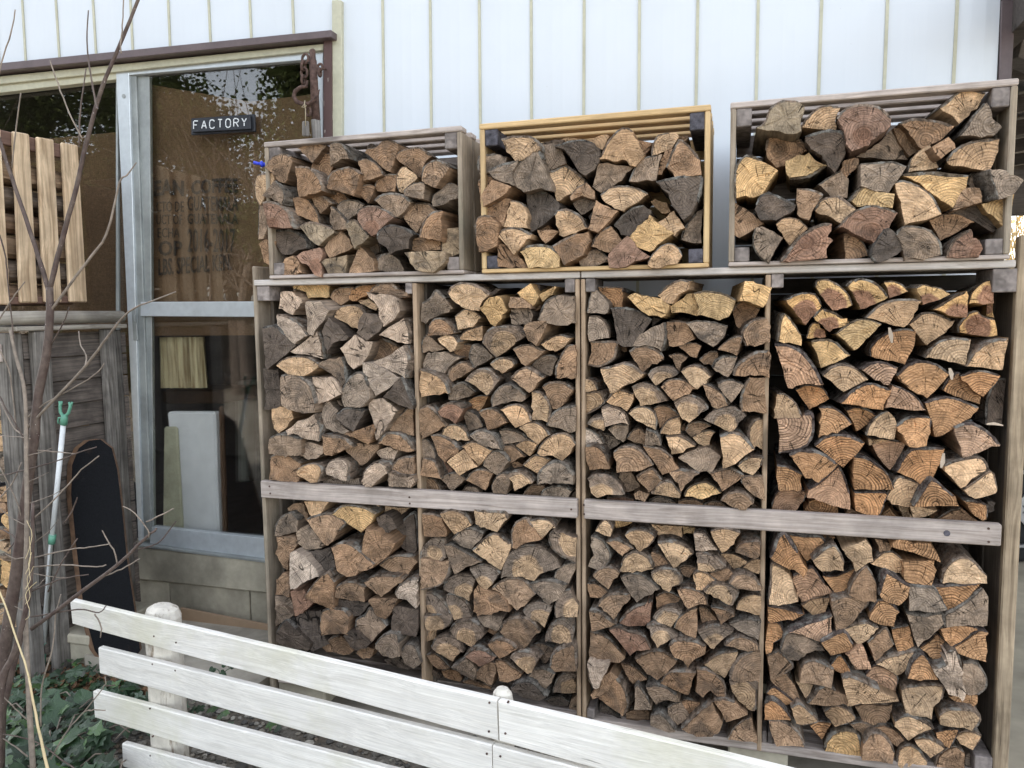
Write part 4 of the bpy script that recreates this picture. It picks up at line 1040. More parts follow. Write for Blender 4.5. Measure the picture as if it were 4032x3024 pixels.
BAYS = {'crateA': (-1.46, -.735, 1.60, 2.05), 'crateB': (-.66, .03, 1.60, 2.05), 'crateC': (.115, .82, 1.60, 2.05), 'upA': (-1.52, -.93, .87, 1.57), 'loA': (-1.52, -.93, .12, .80),
 'upB': (-.91, -.37, .87, 1.57), 'loB': (-.91, -.37, .12, .80), 'upC': (-.335, .205, .87, 1.57), 'loC': (-.335, .205, .12, .80), 'upD': (.225, .84, .87, 1.57), 'loD': (.225, .84, .12, .80), 'left': (-3.4, -2.6, .2, 1.4)}
def catmull(P, m=5):
    out = []
    for i in range(len(P) - 1):
        p0 = P[max(i - 1, 0)]; p1 = P[i]; p2 = P[i + 1]; p3 = P[min(i + 2, len(P) - 1)]
        for k in range(m):
            t = k / m; out.append(.5 * ((2 * p1) + (p2 - p0) * t + (2 * p0 - 5 * p1 + 4 * p2 - p3) * t * t + (3 * p1 - p0 - 3 * p2 + p3) * t ** 3))
    return out
def circ_centre(P):
    import numpy as np
    A = np.array([[2 * p[0], 2 * p[1], 1] for p in P]); b = np.array([p[0] ** 2 + p[1] ** 2 for p in P])
    try: s = np.linalg.lstsq(A, b, rcond=None)[0]; return Vector((s[0], s[1]))
    except Exception: return None
def make_log(rec, y0=None, basedir=None, L=None):
    """returns dict with the wood and the bark geometry of one log in world coordinates"""
    k, pts, colr, flag, bay = rec['k'], rec['pts'], rec['c'], rec['flag'], rec['bay']
    rr = random.Random(rec['seed']); xa, xb, za, zb = BAYS[bay]
    yf = {'+': -.026 + rr.uniform(-.02, .012), '-': .045 + rr.uniform(0, .02), '': .006 + rr.uniform(-.016, .016)}[flag]
    if bay == 'left': yf += rec.get('dy', -.08)
    if bay[:5] == 'crate': yf -= .012
    cu = sum(p[0] for p in pts) / len(pts); cv = sum(p[1] for p in pts) / len(pts); c0 = PY(cu, cv, yf)
    tx, tz = rr.gauss(0, .10), rr.gauss(0, .08)
    if flag == '+': yf = max(yf, -.045)
    def hit(u, v):
        d = ray(u, v); t = (yf - CAM.y + tx * (CAM.x - c0.x) + tz * (CAM.z - c0.z)) / (d.y - tx * d.x - tz * d.z); return CAM + d * t
    W3 = [hit(*p) for p in pts]
    pl = lambda x, z: yf + tx * (x - c0.x) + tz * (z - c0.z)
    P = [Vector((a.x, a.z)) for a in W3]; n = len(P)
    area = sum(P[i].x * P[(i + 1) % n].y - P[(i + 1) % n].x * P[i].y for i in range(n))
    # contour: bark arc (smooth) then splintered straight edges
    C = []; isb = []
    size = max(max(p.x for p in P) - min(p.x for p in P), max(p.y for p in P) - min(p.y for p in P))
    if k >= 2:
        arc = catmull(P[:k], 4); C += arc; isb += [True] * len(arc); C.append(P[k - 1]); isb.append(True); rest = P[k - 1:] + [P[0]]
    else: rest = P + [P[0]]
    def wig(a, b, first):
        d = b - a; Ln = d.length; m = max(2, int(Ln / .011)); nr = Vector((-d.y, d.x)).normalized(); out = []; ph = rr.uniform(0, 90); amp = rr.choice([.0016, .003, .0045, .0065]); bow = rr.uniform(-.03, .03) * Ln
        for i in range(0 if first else 1, m):
            t = i / m; s = noise.noise(Vector((ph + Ln * t * 60, ph, 1))) * amp + noise.noise(Vector((ph + Ln * t * 14, 3, ph))) * amp * 1.3 + bow * 4 * t * (1 - t)
            out.append(a + d * t + nr * s)
        return out
    for i in range(len(rest) - 1):
        first = (k < 2) or i > 0
        s = wig(rest[i], rest[i + 1], first); C += s; isb += [False] * len(s)
    # area centroid
    A = cx = cz = 0
    for i in range(len(C)):
        a, b = C[i], C[(i + 1) % len(C)]; cr = a.x * b.y - b.x * a.y; A += cr; cx += (a.x + b.x) * cr; cz += (a.y + b.y) * cr
    if abs(A) < 1e-7: A = 1e-7
    ct = Vector((cx / (3 * A), cz / (3 * A)))
    # bark thickness: the wood steps in under it
    bt = [0] * len(C); th0 = rr.uniform(.004, .0085) * min(1.2, max(.6, size / .12))
    outer = [p.copy() for p in C]
    nb = sum(isb)
    if nb:
        for i in range(nb):
            e = min(i, nb - 1 - i); f = min(1, .45 + e * .3)
            th = th0 * f * (1 + .45 * noise.noise(Vector((i * .9, rec['seed'], 0))))
            nr = (C[i] - ct).normalized()
            tl = (C[min(i + 1, nb - 1)] - C[max(i - 1, 0)]); nn = Vector((-tl.y, tl.x))
            if nn.length > 1e-6:
                nn.normalize(); nn = nn if nn.dot(nr) > 0 else -nn; nr = nn
            outer[i] = C[i] + nr * noise.noise(Vector((i * .7, rec['seed'], 5))) * .003
            C[i] = C[i] - nr * th
    # pith
    pith = ct.copy(); far = [P[i] for i in range(k, n)]
    if k >= 3:
        cc = circ_centre(P[:k]); low = sum(far, Vector((0, 0))) / max(1, len(far)) if far else (P[0] + P[k - 1]) / 2
        if k >= 6 and P[0].y < low.y + .03: low = (P[0] + P[k - 1]) / 2
        if cc is not None and (cc - low).length < size * .6: pith = (cc + low) / 2
        else: pith = low
        if colr in 'oypt' and far:
            pith = max(far, key=lambda q: min((q - a).length for a in P[:k])) * .7 + pith * .3
    else: pith = ct + Vector((rr.uniform(-1, 1), rr.uniform(-1.2, .3))) * size * rr.choice([.3, .9, 1.5])
    R1 = max((q - pith).length for q in C)
    t1, t2, rc, stn, hr = PAL[colr]; kk = 1.22 if colr != 'd' else 1.1; t1 = tuple(a * kk * m for a, m in zip(t1, (1.02, 1, .95))); t2 = tuple(a * kk * m for a, m in zip(t2, (1.02, 1, .95)))
    v = rr.uniform(.84, 1.18); hs = rr.uniform(-.03, .06)
    t1 = tuple(a * v * m for a, m in zip(t1, (1 + hs, 1, 1 - hs))); t2 = tuple(a * v for a in t2)
    if not hr and rr.random() < .25 and colr in 'bgtw': hr = .03; hf_ = rr.uniform(.62, .8); t2 = tuple(a * hf_ for a in t1)
    if hr: hr = hr * rr.uniform(.7, 1.25) if colr != 'c' else R1 * rr.uniform(.5, .66)
    sty = (rc * rr.uniform(.6, 1.3), stn * rr.uniform(.3, 1.4), rr.random())
    Ln = L or rr.uniform(.28, .33); sb = 1.0 + rr.uniform(.0, .09)
    over = max(0, max(p.x for p in C) - xb) - max(0, xa - min(p.x for p in C))
    dx = rr.gauss(0, .05) - (over + math.copysign(.02, over)) * 3.2 * (abs(over) > .002); dz = rr.gauss(0, .03); 
    if abs(over) > .002: sb = .98
    m = len(C); V = []; F = []; I = []
    def ringv(sc, dy, dirf, cont, rough=0, sd=0):
        o = []
        for i, p in enumerate(cont):
            q = ct + (p - ct) * (sc * (1 + rough * noise.noise(Vector((i * .6, sd * 2.1 + dy * 9, rec['seed'] * .37)))))
            q = q + Vector((dx, dz)) * dy; 
            if bay != 'left': q.y = max(q.y, za - .004) if dy > .02 else q.y
            o.append(Vector((q.x, pl(p.x, p.y) * (1 if dy < .2 else 0) + (yf if dy >= .2 else 0) + dy, q.y)))
        return o
    mid = [Vector((ct.x + (p.x - ct.x) * .55, 0, ct.y + (p.y - ct.y) * .55)) for p in C]
    for q in mid: q.y = pl(q.x, q.z) + rr.uniform(-.0025, .0025)
    V.append(Vector((ct.x, pl(ct.x, ct.y) + rr.uniform(-.003, .003), ct.y)))
    V += mid; V += ringv(.985, -.0, 0, C); V += ringv(1.0, .004, 0, C); V += ringv(1.0 + (sb - 1) * .35, .11, 0, C, .05, 1); V += ringv(sb, Ln, 0, C, .06, 2)
    for i in range(m):
        j = (i + 1) % m; F.append((0, 1 + i, 1 + j)); I.append(0)
        for r in range(4):
            a = 1 + r * m; F.append((a + i, a + m + i, a + m + j, a + j)); I.append(0 if r < 2 else 1)
    F.append(tuple(1 + 4 * m + i for i in range(m))[::-1]); I.append(1)
    if A < 0: F = [f[::-1] for f in F]
    att = [(q.x - pith.x, q.z - pith.y, hr) for q in V]
    out = dict(V=V, F=F, I=I, ring=att, t1=t1, t2=t2, sty=sty, area=abs(A) / 2, ct=ct, yf=yf, rec=rec, size=size, bt=None, w=max(p.x for p in P) - min(p.x for p in P), h=max(p.y for p in P) - min(p.y for p in P), maxarc=None)
    if nb >= 4:
        BV = []; rec0 = rr.uniform(-.002, .007)
        bc = {'d': (.09, .08, .07), 'g': (.13, .11, .09), 'o': (.075, .058, .05), 'p': (.08, .062, .055), 'c': (.10, .075, .055), 'y': (.13, .10, .07)}.get(colr, (.15, .112, .083))
        bf_ = rr.uniform(.75, 1.35); bc = tuple(a * bf_ for a in bc)
        ys = [rec0, .02, .05, .09, .14, .21, Ln]
        for a, dy in enumerate(ys):
            s = 1.0 + (sb - 1) * (dy / Ln)
            for i in range(nb):
                q = ct + (outer[i] - ct) * s * (1 + (.045 if a else 0) * noise.noise(Vector((i * .8, dy * 31, rec['seed'])))) + Vector((dx, dz)) * dy
                BV.append(Vector((q.x, (pl(outer[i].x, outer[i].y) if dy < .2 else yf) + dy + (noise.noise(Vector((i * 1.3, 2, rec['seed']))) * .004 if a == 0 else 0), q.y)))
        n0 = len(BV)
        for i in range(nb):    # inner edge of the front rim, tucked under the wood
            q = ct + (C[i] - ct) * .975; BV.append(Vector((q.x, pl(q.x, q.y) + rec0 + .0015 + abs(noise.noise(Vector((i * 1.1, 7, rec['seed'])))) * .002, q.y)))
        BF = []
        for i in range(nb - 1):
            BF.append((n0 + i, i, i + 1, n0 + i + 1))
            for a in range(len(ys) - 1): BF.append((a * nb + i, (a + 1) * nb + i, (a + 1) * nb + i + 1, a * nb + i + 1))
        out['bV'] = BV; out['bF'] = BF; out['bc'] = bc
    return out
def setattrs(me, t1, t2=None, ring=None, sty=None):
    n = len(me.vertices)
    def put(nm, ty, key, data):
        a = me.attributes.new(nm, ty, 'POINT'); a.data.foreach_set(key, data)
    put('tint', 'FLOAT_COLOR', 'color', [c for q in t1 for c in (*q, 1)])
    if t2: put('tint2', 'FLOAT_COLOR', 'color', [c for q in t2 for c in (*q, 1)])
    if ring: put('ring', 'FLOAT_VECTOR', 'vector', [c for q in ring for c in q])
    if sty: put('sty', 'FLOAT_VECTOR', 'vector', [c for q in sty for c in q])
RECS = []
def parse():
    bay = None; ox = oy = 0; s = 1
    for i, ln in enumerate(LOGS.strip().splitlines()):
        if ln.startswith('@'):
            q = ln[1:].split(); bay = q[0]; ox, oy, sp = map(float, q[1:4]); s = sp / (float(q[4]) if len(q) > 4 else 2212.); continue
        q = ln.split(); hd = q[0]; k = int(hd[0]); c = hd[1]; fl = hd[2:] if len(hd) > 2 else ''
        pts = [tuple(float(t) for t in a.split(',')) for a in q[1:]]; pts = [(ox + a * s, oy + b * s) for a, b in pts]; mu = sum(a for a, b in pts) / len(pts); mv = sum(b for a, b in pts) / len(pts); pts = [(mu + (a - mu) * 1.03, mv + (b - mv) * 1.03) for a, b in pts]
        if c == 'r' and bay[:2] in ('lo', 'up') and i % 3: c = 'b'
        RECS.append(dict(k=min(k, len(pts)), c=c, flag=fl, pts=pts, bay=bay, seed=i))
parse()
BUILT = [make_log(r) for r in RECS]
BUILT.sort(key=lambda q: -q['area'] * (1.0 if q['rec']['flag'] != '-' else .55) * (0.3 if q['rec']['bay'] == 'left' else 1))
SINGLE = BUILT[:298]; REST = BUILT[298:]
COLW = {'b': 'brown', 'g': 'grey-brown', 'd': 'dark grey', 'r': 'reddish brown', 't': 'tan', 'w': 'pale', 'y': 'yellow', 'o': 'orange-tan', 'p': 'pinkish tan', 'c': 'yellow-and-brown', 'm': 'mottled', 'h': 'dark-ringed'}
BAYW = {'crateA': 'crate on the left', 'crateB': 'middle crate', 'crateC': 'crate on the right', 'upA': 'upper first bay', 'upB': 'upper second bay', 'upC': 'upper third bay', 'upD': 'upper fourth bay',
        'loA': 'lower first bay', 'loB': 'lower second bay', 'loC': 'lower third bay', 'loD': 'lower fourth bay', 'left': 'far left rack'}
def shapew(q):
    k, n = q['rec']['k'], len(q['rec']['pts']); asp = q['w'] / max(q['h'], .01)
    if k >= 5 and n - k <= 2: return 'half-round' if asp > 1.1 else 'rounded'
    if k >= 3: return 'bark-topped wedge' if n - k <= 3 else 'bark-edged'
    return 'square-split' if n <= 5 else 'rough split'
def zone(q):
    xa, xb, za, zb = BAYS[q['rec']['bay']]; u = (q['ct'].x - xa) / (xb - xa); v = (q['ct'].y - za) / (zb - za)
    uw = 'far left' if u < .17 else 'left of centre' if u < .40 else 'centre' if u < .60 else 'right of centre' if u < .83 else 'far right'
    nv = 4 if q['rec']['bay'][:5] == 'crate' else 6
    vi = min(nv - 1, max(0, int(v * nv)))
    vw = (['bottom', 'low', 'high', 'top'] if nv == 4 else ['bottom', 'low', 'lower middle', 'upper middle', 'high', 'top'])[vi]
    return f'{vw} {uw}'
lab = {}
for q in SINGLE: lab.setdefault(f"{COLW[q['rec']['c']]} {shapew(q)} log, {zone(q)} in the {BAYW[q['rec']['bay']]}", []).append(q)
for text, qs in lab.items():
    if len(qs) == 1: qs[0]['label'] = text; continue
    dx = max(a['ct'].x for a in qs) - min(a['ct'].x for a in qs); dz = max(a['ct'].y for a in qs) - min(a['ct'].y for a in qs)
    big = max(qs, key=lambda a: a['area'])
    if len(qs) == 2:
        a, b = qs
        if max(a['area'], b['area']) > 1.5 * min(a['area'], b['area']): A, B = ('larger', 'smaller') if a['area'] > b['area'] else ('smaller', 'larger')
        elif dx > dz: A, B = ('left-hand', 'right-hand') if a['ct'].x < b['ct'].x else ('right-hand', 'left-hand')
        else: A, B = ('upper', 'lower') if a['ct'].y > b['ct'].y else ('lower', 'upper')
        a['label'] = A + ' ' + text; b['label'] = B + ' ' + text
    else:
        qs.sort(key=lambda a: a['ct'].x if dx > dz else -a['ct'].y); W_ = ['leftmost', 'second from left', 'third from left', 'fourth from left'] if dx > dz else ['uppermost', 'second from top', 'third from top', 'fourth from top']
        for i, a in enumerate(qs): a['label'] = W_[min(i, 3)] + ' ' + text
for q in SINGLE:
    o = thing('split_log', q['label'], 'firewood log', (q['ct'].x, q['yf'], q['ct'].y), 'split firewood logs stacked with their ends outward') if 'bV' in q else None
    e = mesh('end_wood' if o else 'split_log', q['V'], q['F'], [M['end'], M['split']], o, q['I'])
    n = len(q['V']); setattrs(e.data, [q['t1']] * n, [q['t2']] * n, q['ring'], [q['sty']] * n)
    if o:
        b = mesh('bark', q['bV'], q['bF'], M['bark'], o, None, True); nbv = len(q['bV']); setattrs(b.data, [q['bc']] * nbv, None, None, [q['sty']] * nbv)
    else:
        off = Vector((q['ct'].x, q['yf'], q['ct'].y)); e.data.transform(Matrix.Translation(-off)); e.location = off
        props(e, q['label'], 'firewood log', 'split firewood logs stacked with their ends outward')
def joined_logs(name, QS, label):
    V = []; F = []; I = []; t1 = []; t2 = []; ring = []; sty = []
    for q in QS:
        n = len(V); V += q['V']; F += [tuple(a + n for a in f) for f in q['F']]; I += q['I']; m = len(q['V']); t1 += [q['t1']] * m; t2 += [q['t2']] * m; ring += q['ring']; sty += [q['sty']] * m
        if 'bV' in q:
            n = len(V); V += q['bV']; F += [tuple(a + n for a in f) for f in q['bF']]; I += [2] * len(q['bF']); m = len(q['bV']); t1 += [q['bc']] * m; t2 += [q['bc']] * m; ring += [(0, 0, 0)] * m; sty += [q['sty']] * m
    e = mesh(name, V, F, [M['end'], M['split'], M['bark']], None, I); setattrs(e.data, t1, t2, ring, sty); props(e, label, 'firewood', None, 'stuff')
# logs seen side on through the slats of the left-hand crate, and hidden second row filling
EXTRA = []
rr = random.Random(5)
for z in (1.56, 1.655, 1.75, 1.845, 1.94, 2.04):
    for x, sx in ((-2.66, .045), (-2.76, .05)):
        h = rr.uniform(.038, .047); y0_ = -.07 + rr.uniform(-.01, .02); n = 9
        cont = [Vector((x + sx * math.cos(a) * rr.uniform(.85, 1.08), z + h * math.sin(a) * rr.uniform(.85, 1.08))) for a in [2 * math.pi * i / n for i in range(n)]]
        V = [Vector((x, y0_, z))] + [Vector((p.x, y0_, p.y)) for p in cont] + [Vector((p.x + rr.uniform(-.008, .008), .12, p.y + rr.uniform(-.008, .008))) for p in cont] + [Vector((p.x, .26, p.y)) for p in cont]
        F = [(0, 1 + i, 1 + (i + 1) % n) for i in range(n)] + [(1 + r * n + i, 1 + (r + 1) * n + i, 1 + (r + 1) * n + (i + 1) % n, 1 + r * n + (i + 1) % n) for r in range(2) for i in range(n)]
        c = PAL[rr.choice('btbgrb')]; EXTRA.append(dict(V=V, F=F, I=[0] * n + [1] * (2 * n), t1=c[0], t2=c[1], ring=[(v.x - x, v.z - z, 0) for v in V], sty=(.3, .2, rr.random())))
joined_logs('firewood_pile', REST + EXTRA, 'small split logs filling the gaps of the stacks')

# ------------------------------------------------------------------ log rack: two units side by side
def rack(name, label, X0, X1, div, Lz, Rz, lpost, rpost, posth=1.572):
    r = thing(name, label, 'log rack', (X0, 0, 0), 'log rack units')
    zb = .086
    box('shelf_board', X0 + (.003 if lpost else 0), X1 - (.035 if rpost else 0), -.004, .11, 1.574, 1.595, M['grey_light'], r, .003)
    for i in range(1, 4): box('shelf_board', X0 + .02, X1 - .02, .118 + (i - 1) * .085, .195 + (i - 1) * .085, 1.575, 1.593, M['grey_x'], r)
    box('front_rail', X0 + .012, X1 - (.006 if not rpost else .045), -.029, -.002, .804, .866, M['grey_x'], r, .003)
    box('bottom_rail', X0 + .03, X1 - .02, .002, .032, zb, zb + .030, M['grey_x'], r)
    for i in range(4): box('floor_slat', X0 + .03, X1 - .02, .05 + i * .078, .11 + i * .078, zb + .004, zb + .024, M['grey_x'], r)
    for i in range(10): box('back_slat', X0 + .01, X1 - .01, .352, .367, .14 + i * .138, .276 + i * .138, M['rack_back'], r)  # close dark slats added so the gaps between logs read black
    return r
ra = rack('log_rack', 'grey wooden log rack unit, the left one, nearer the sliding door', -1.548, -.353, -.92, 0, 0, True, False)
rb_ = rack('log_rack', 'grey wooden log rack unit, the right one, ending at a tall weathered post', -.349, .886, .213, 0, 0, False, True)
box('back_slat', .215, .86, .352, .367, 1.521, 1.570, M['rack_back'], rb_)  # extra slat added to keep the gap over the fourth bay dark
# side boards traced as uprights
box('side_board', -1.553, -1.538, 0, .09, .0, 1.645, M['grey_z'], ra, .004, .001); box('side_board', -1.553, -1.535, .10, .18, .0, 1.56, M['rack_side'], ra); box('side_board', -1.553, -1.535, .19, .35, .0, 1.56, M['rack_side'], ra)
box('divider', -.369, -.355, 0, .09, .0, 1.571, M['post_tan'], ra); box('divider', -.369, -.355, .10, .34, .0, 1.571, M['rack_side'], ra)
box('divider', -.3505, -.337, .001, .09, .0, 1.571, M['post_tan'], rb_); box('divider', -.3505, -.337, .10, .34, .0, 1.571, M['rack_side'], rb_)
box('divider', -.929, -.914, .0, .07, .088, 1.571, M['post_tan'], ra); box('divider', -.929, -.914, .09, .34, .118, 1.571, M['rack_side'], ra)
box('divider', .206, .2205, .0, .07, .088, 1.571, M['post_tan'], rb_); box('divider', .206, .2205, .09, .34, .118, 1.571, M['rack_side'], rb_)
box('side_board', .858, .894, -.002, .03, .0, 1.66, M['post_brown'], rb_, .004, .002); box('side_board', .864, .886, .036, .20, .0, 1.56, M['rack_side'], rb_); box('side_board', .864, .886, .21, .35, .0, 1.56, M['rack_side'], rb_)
for x0, x1, z0, z1, p in ((-1.536, -1.485, 1.52, 1.572, ra), (-.955, -.931, 1.535, 1.572, ra), (-.402, -.371, 1.53, 1.572, ra), (-.335, -.305, 1.53, 1.572, rb_), (.222, .256, 1.532, 1.572, rb_), (.798, .857, 1.508, 1.572, rb_),
                          (-.334, -.309, .118, .15, rb_), (.81, .856, .118, .168, rb_), (.222, .235, .118, .155, rb_), (.239, .252, .118, .155, rb_)):
    box('corner_block', x0, x1, .001, .16, z0, z1, M['block'], p, .002)
for x, z, p in ((-1.497, .848, ra), (-1.495, .822, ra), (-.945, .84, ra), (-.944, .818, ra), (-.378, .833, ra), (-.337, .85, rb_), (-.336, .82, rb_), (.808, .853, rb_), (.81, .815, rb_)):
    mb = MB(); tube(mb, [(x, -.0305, z), (x, -.02, z)], .0035, 8); fix_normals(mb.out('nail', M['rust'], p))
mb = MB(); tube(mb, [(.705, -.0300, .832), (.705, -.02, .832)], .009, 10); fix_normals(mb.out('knot', M['blockdark'], rb_))
# crates on the shelf
def crate(label, X0, X1, dep, mx, mz, blk, ztop=2.07, thk=.018):
    c = thing('slatted_crate', label, 'crate', (X0, 0, 1.597), 'slatted wooden crates full of logs'); y0 = -.02
    my = mx
    for i in range(4): box('top_slat', X0, X1, y0 + i * .098, y0 + i * .098 + .052, ztop - thk, ztop, mx, c, .003)
    for i in range(3):
        w_ = (dep - .02) / 3; a = y0 + i * (w_ + .01)
        box('bottom_slat', X0 + .001, X1 - .001, a, a + w_, 1.5965, 1.609, mx, c)
        box('side_slat', X0 + .001, X0 + .017, a + .001, a + w_, 1.6095, ztop - thk - .0005, mz, c, .003)
        box('side_slat', X1 - .017, X1 - .001, a + .001, a + w_, 1.6095, ztop - thk - .0005, mz, c, .003)
    for i in range(6):
        z = ztop - thk - .012 - i * .072
        box('back_slat', X0 + .018, X1 - .018, y0 + dep - .016, y0 + dep - .002, z - .067, z, mx, c)
    for x in (X0 + .0175, X1 - .0175 - .043):
        for z0, z1 in ((1.610, 1.652), (ztop - thk - .052, ztop - thk - .001)):
            box('corner_block', x, x + .043, y0 + .004, y0 + dep - .02, z0, z1, blk, c)
    return c
crate('grey weathered slatted crate of logs, the one nearest the factory sign', -1.47, -.735, .34, M['grey_x'], M['grey_z'], M['block'])
crate('fresh yellow pine slatted crate of logs between the two grey crates', -.675, .043, .34, M['pine_x'], M['pine_z'], M['blockdark'])
crate('grey slatted crate of logs at the right end, beneath the house corner', .098, .832, .34, M['grey_x'], M['grey_z'], M['block'], 2.07)
# concrete blocks and a beam the racks stand on
for i, (x0, x1, y0, y1, l) in enumerate(((-1.53, -1.33, .02, .21, 'grey concrete block under the left end of the rack'), (-.98, -.78, .04, .2, 'grey concrete block under the second bay of the rack'), (-.43, -.27, .02, .2, 'grey concrete block under the middle of the rack'), (.12, .30, .02, .2, 'grey concrete block under the divider before the fourth bay'), (.68, .84, .03, .2, 'grey concrete block under the right end of the rack'))):
    o = box('concrete_block', x0, x1, y0, y1, .003, .084, M['concrete'], None, .005, .002); props(o, l, 'concrete block', 'concrete blocks under the racks')
# ------------------------------------------------------------------ ground
YW = .50
g = mesh('ground', [(-300, -300, 0), (300, -300, 0), (300, 300, 0), (-300, 300, 0)], [(0, 1, 2, 3)], M['ground']); props(g, kind='structure')
dv = mesh('driveway', [(.95, -6, .004), (30, -6, .004), (30, 40, .004), (.95, 40, .004)], [(0, 1, 2, 3)], M['drive']); props(dv, kind='structure')
pv = prism('concrete_slab', [(-2.45, .02), (-1.75, -.06), (-1.60, .0), (-1.56, .5), (-2.45, .5)], .002, .075, M['slab'], None, 'z'); props(pv, kind='structure')
pv2 = prism('paving', [(-1.50, -.02), (.90, -.02), (.90, .5), (-1.50, .5)], .0005, .0028, M['slab'], None, 'z'); props(pv2, kind='structure')
bb = quadslab('floor_board', [(715, 2478), (1062, 2512), (1062, 2462), (709, 2393)], .43, .012, M['brownboard']); props(bb, 'tan hardboard sheet leaning against the foundation under the sliding door', 'board')

# ------------------------------------------------------------------ workshop building
W = thing('workshop_building', 'white sided workshop wall with cream battens behind the log racks', 'building', (0, YW, 0))
BT = [(90, 103, 234), (221.5, 235.5, 222), (367, 380, 206), (516, 524, 190), (665, 671, 177), (823, 830.5, 161), (984, 991, 144), (1152, 1158, 127), (1330, 1337, 500), (1511, 1515, 509), (1697, 1700, 492), (1889, 1892.6, 490),
      (2093, 2093.5, 463), (2302, 2298.5, 450), (2519, 2515.5, 432), (2749, 2739, 414), (2986, 2976, 397), (3236, 3220, 375), (3495, 3479, 354), (3770, 3751, 327), (3945, 3931, 313)]
def atz(b, z):
    a = PY(b[0], 0, YW); c = PY(b[1], b[2], YW); return a.x + (c.x - a.x) * max(-4, min(4, (z - a.z) / (c.z - a.z))) * (1 if z < a.z else .6)
ZT = 3.9
edges = [(-6 + i * .14, None) for i in range(0)]
first = PY(90, 0, YW).x; sp = .165
left = [first - sp * i for i in range(18, 0, -1)]
def bx(i, z): return left[i] if i < len(left) else atz(BT[i - len(left)], z)
NB = len(left) + len(BT)
iw = len(left) + 8                      # batten at the corner trim of the sliding door
ZH = PY(650, 185, YW).z - .005          # just above the door hood
hA, hB = PY(-260, 273, YW - .065), PY(1304, 117, YW - .065)
def hz(x): return hA.z + (hB.z - hA.z) * (x - hA.x) / (hB.x - hA.x) - .02
for i in range(NB - 1):
    z0 = ZH if i < iw else .32
    zb0, zb1 = (hz(bx(i, z0)), hz(bx(i + 1, z0))) if i < iw else (z0, z0)
    pts = [(bx(i, z0) + .0045, zb0), (bx(i + 1, z0) - .0045, zb1), (bx(i + 1, ZT) - .0045, ZT), (bx(i, ZT) + .0045, ZT)]
    V = []; F = []
    for (x, z) in pts: V.append((x, YW, z))
    xm0 = (pts[0][0] + pts[1][0]) / 2; xm1 = (pts[2][0] + pts[3][0]) / 2
    V += [(xm0 - .02, YW - .0035, (zb0 + zb1) / 2), (xm0 + .02, YW - .0035, (zb0 + zb1) / 2), (xm1 + .02, YW - .0035, ZT), (xm1 - .02, YW - .0035, ZT)]
    F = [(0, 4, 7, 3), (4, 5, 6, 7), (5, 1, 2, 6)]
    mesh('wall_panel', V, F, M['siding'], W)
    if i > 0:
        P2 = [(bx(i, z0) - .005, zb0), (bx(i, z0) + .005, zb0), (bx(i, ZT) + .005, ZT), (bx(i, ZT) - .005, ZT)]
        V8 = [Vector((x, YW - .005, z)) for x, z in P2]; V, F = hexa(V8[0], V8[1], V8[2], V8[3], (0, .004, 0)); mesh('batten', V, F, M['cream'], W)
xr = .93
box('wall_core', PY(1337, 500, YW).x + .03, xr - .002, YW + .002, YW + .12, .0, ZT, M['room'], W)
box('wall_core', -6.3, PY(1300, 300, YW).x, YW + .002, YW + .12, min(hA.z, hB.z) - .02, ZT, M['room'], W)
box('side_wall', xr - .1, xr - .003, YW + .125, 7, .0, ZT, M['siding'], W)
box('roof', -6.3, xr + .02, YW + .01, 7, ZT + .001, ZT + .08, M['roof'], W)
box('back_wall', -6.3, xr - .11, 6.9, 7, 0, ZT, M['room'], W)
box('foundation', PY(1060, 2200, YW).x - .0, xr - .004, YW - .012, YW + .12, 0, .315, M['concrete'], W)
quadslab('corner_trim', [(3925, 600), (3968, 600), (4000, 0), (3944, 0)], YW - .01, .10, M['brown'], W)
# door hood and head frame
hood = quadslab('door_hood', [(-260, 465 - 190 + 30 + 0), (1304, 146), (1304, 117), (-260, 274)], YW - .065, .063, M['brown'], W)
# sliding door opening
quadslab('head_frame', [(-300, 362), (1272, 197), (1272, 172), (-300, 330)], YW - .02, .05, M['cream'], W)
quadslab('head_track', [(-300, 400), (460, 312), (460, 282), (-300, 364)], YW - .005, .04, M['cream'], W)
D = quadslab('sliding_door', [(544, 2130), (560, 2130), (506, 270), (455, 272)], YW - .006, .035, M['alu'], W)
def part(n, pts, y, dy, m, p=W): return quadslab(n, pts, y, dy, m, p)
part('door_frame', [(562, 2125), (596, 2125), (535, 297), (507, 297)], YW + .006, .03, M['alud'], D)
part('door_frame', [(597, 2120), (604, 2120), (587, 300), (536, 297)], YW + .018, .02, M['alud'], D)
part('door_rail', [(507, 296), (1243, 232), (1243, 205), (507, 270)], YW - .004, .03, M['alu'], D)
part('door_rail', [(552, 1245), (1300, 1250), (1300, 1186), (553, 1189)], YW - .006, .035, M['alu'], D)
part('door_rail', [(589, 2140), (1300, 2236), (1300, 2146), (597, 2074)], YW - .004, .035, M['alu'], D)
part('door_sill', [(540, 2152), (1300, 2250), (1300, 2238), (540, 2143)], YW - .03, .08, M['alud'])
part('door_frame', [(1262, 1300), (1272, 1300), (1272, 202), (1243, 205)], YW - .002, .03, M['alu'], D)
part('door_post', [(1273, 1300), (1309, 1300), (1304, 150), (1273, 150)], YW - .03, .06, M['peel'])
part('corner_trim', [(1311, 1300), (1349, 1300), (1344, 0), (1306, 0)], YW - .02, .04, M['cream'])
part('latch', [(524, 1340), (541, 1340), (533, 1212), (516, 1212)], YW - .012, .006, M['alud'], D)
mb = MB(); c = PY(486, 378, YW - .009); tube(mb, [c, c + Vector((0, .004, 0))], .009, 14); fix_normals(mb.out('round_sticker', M['alud'], D))
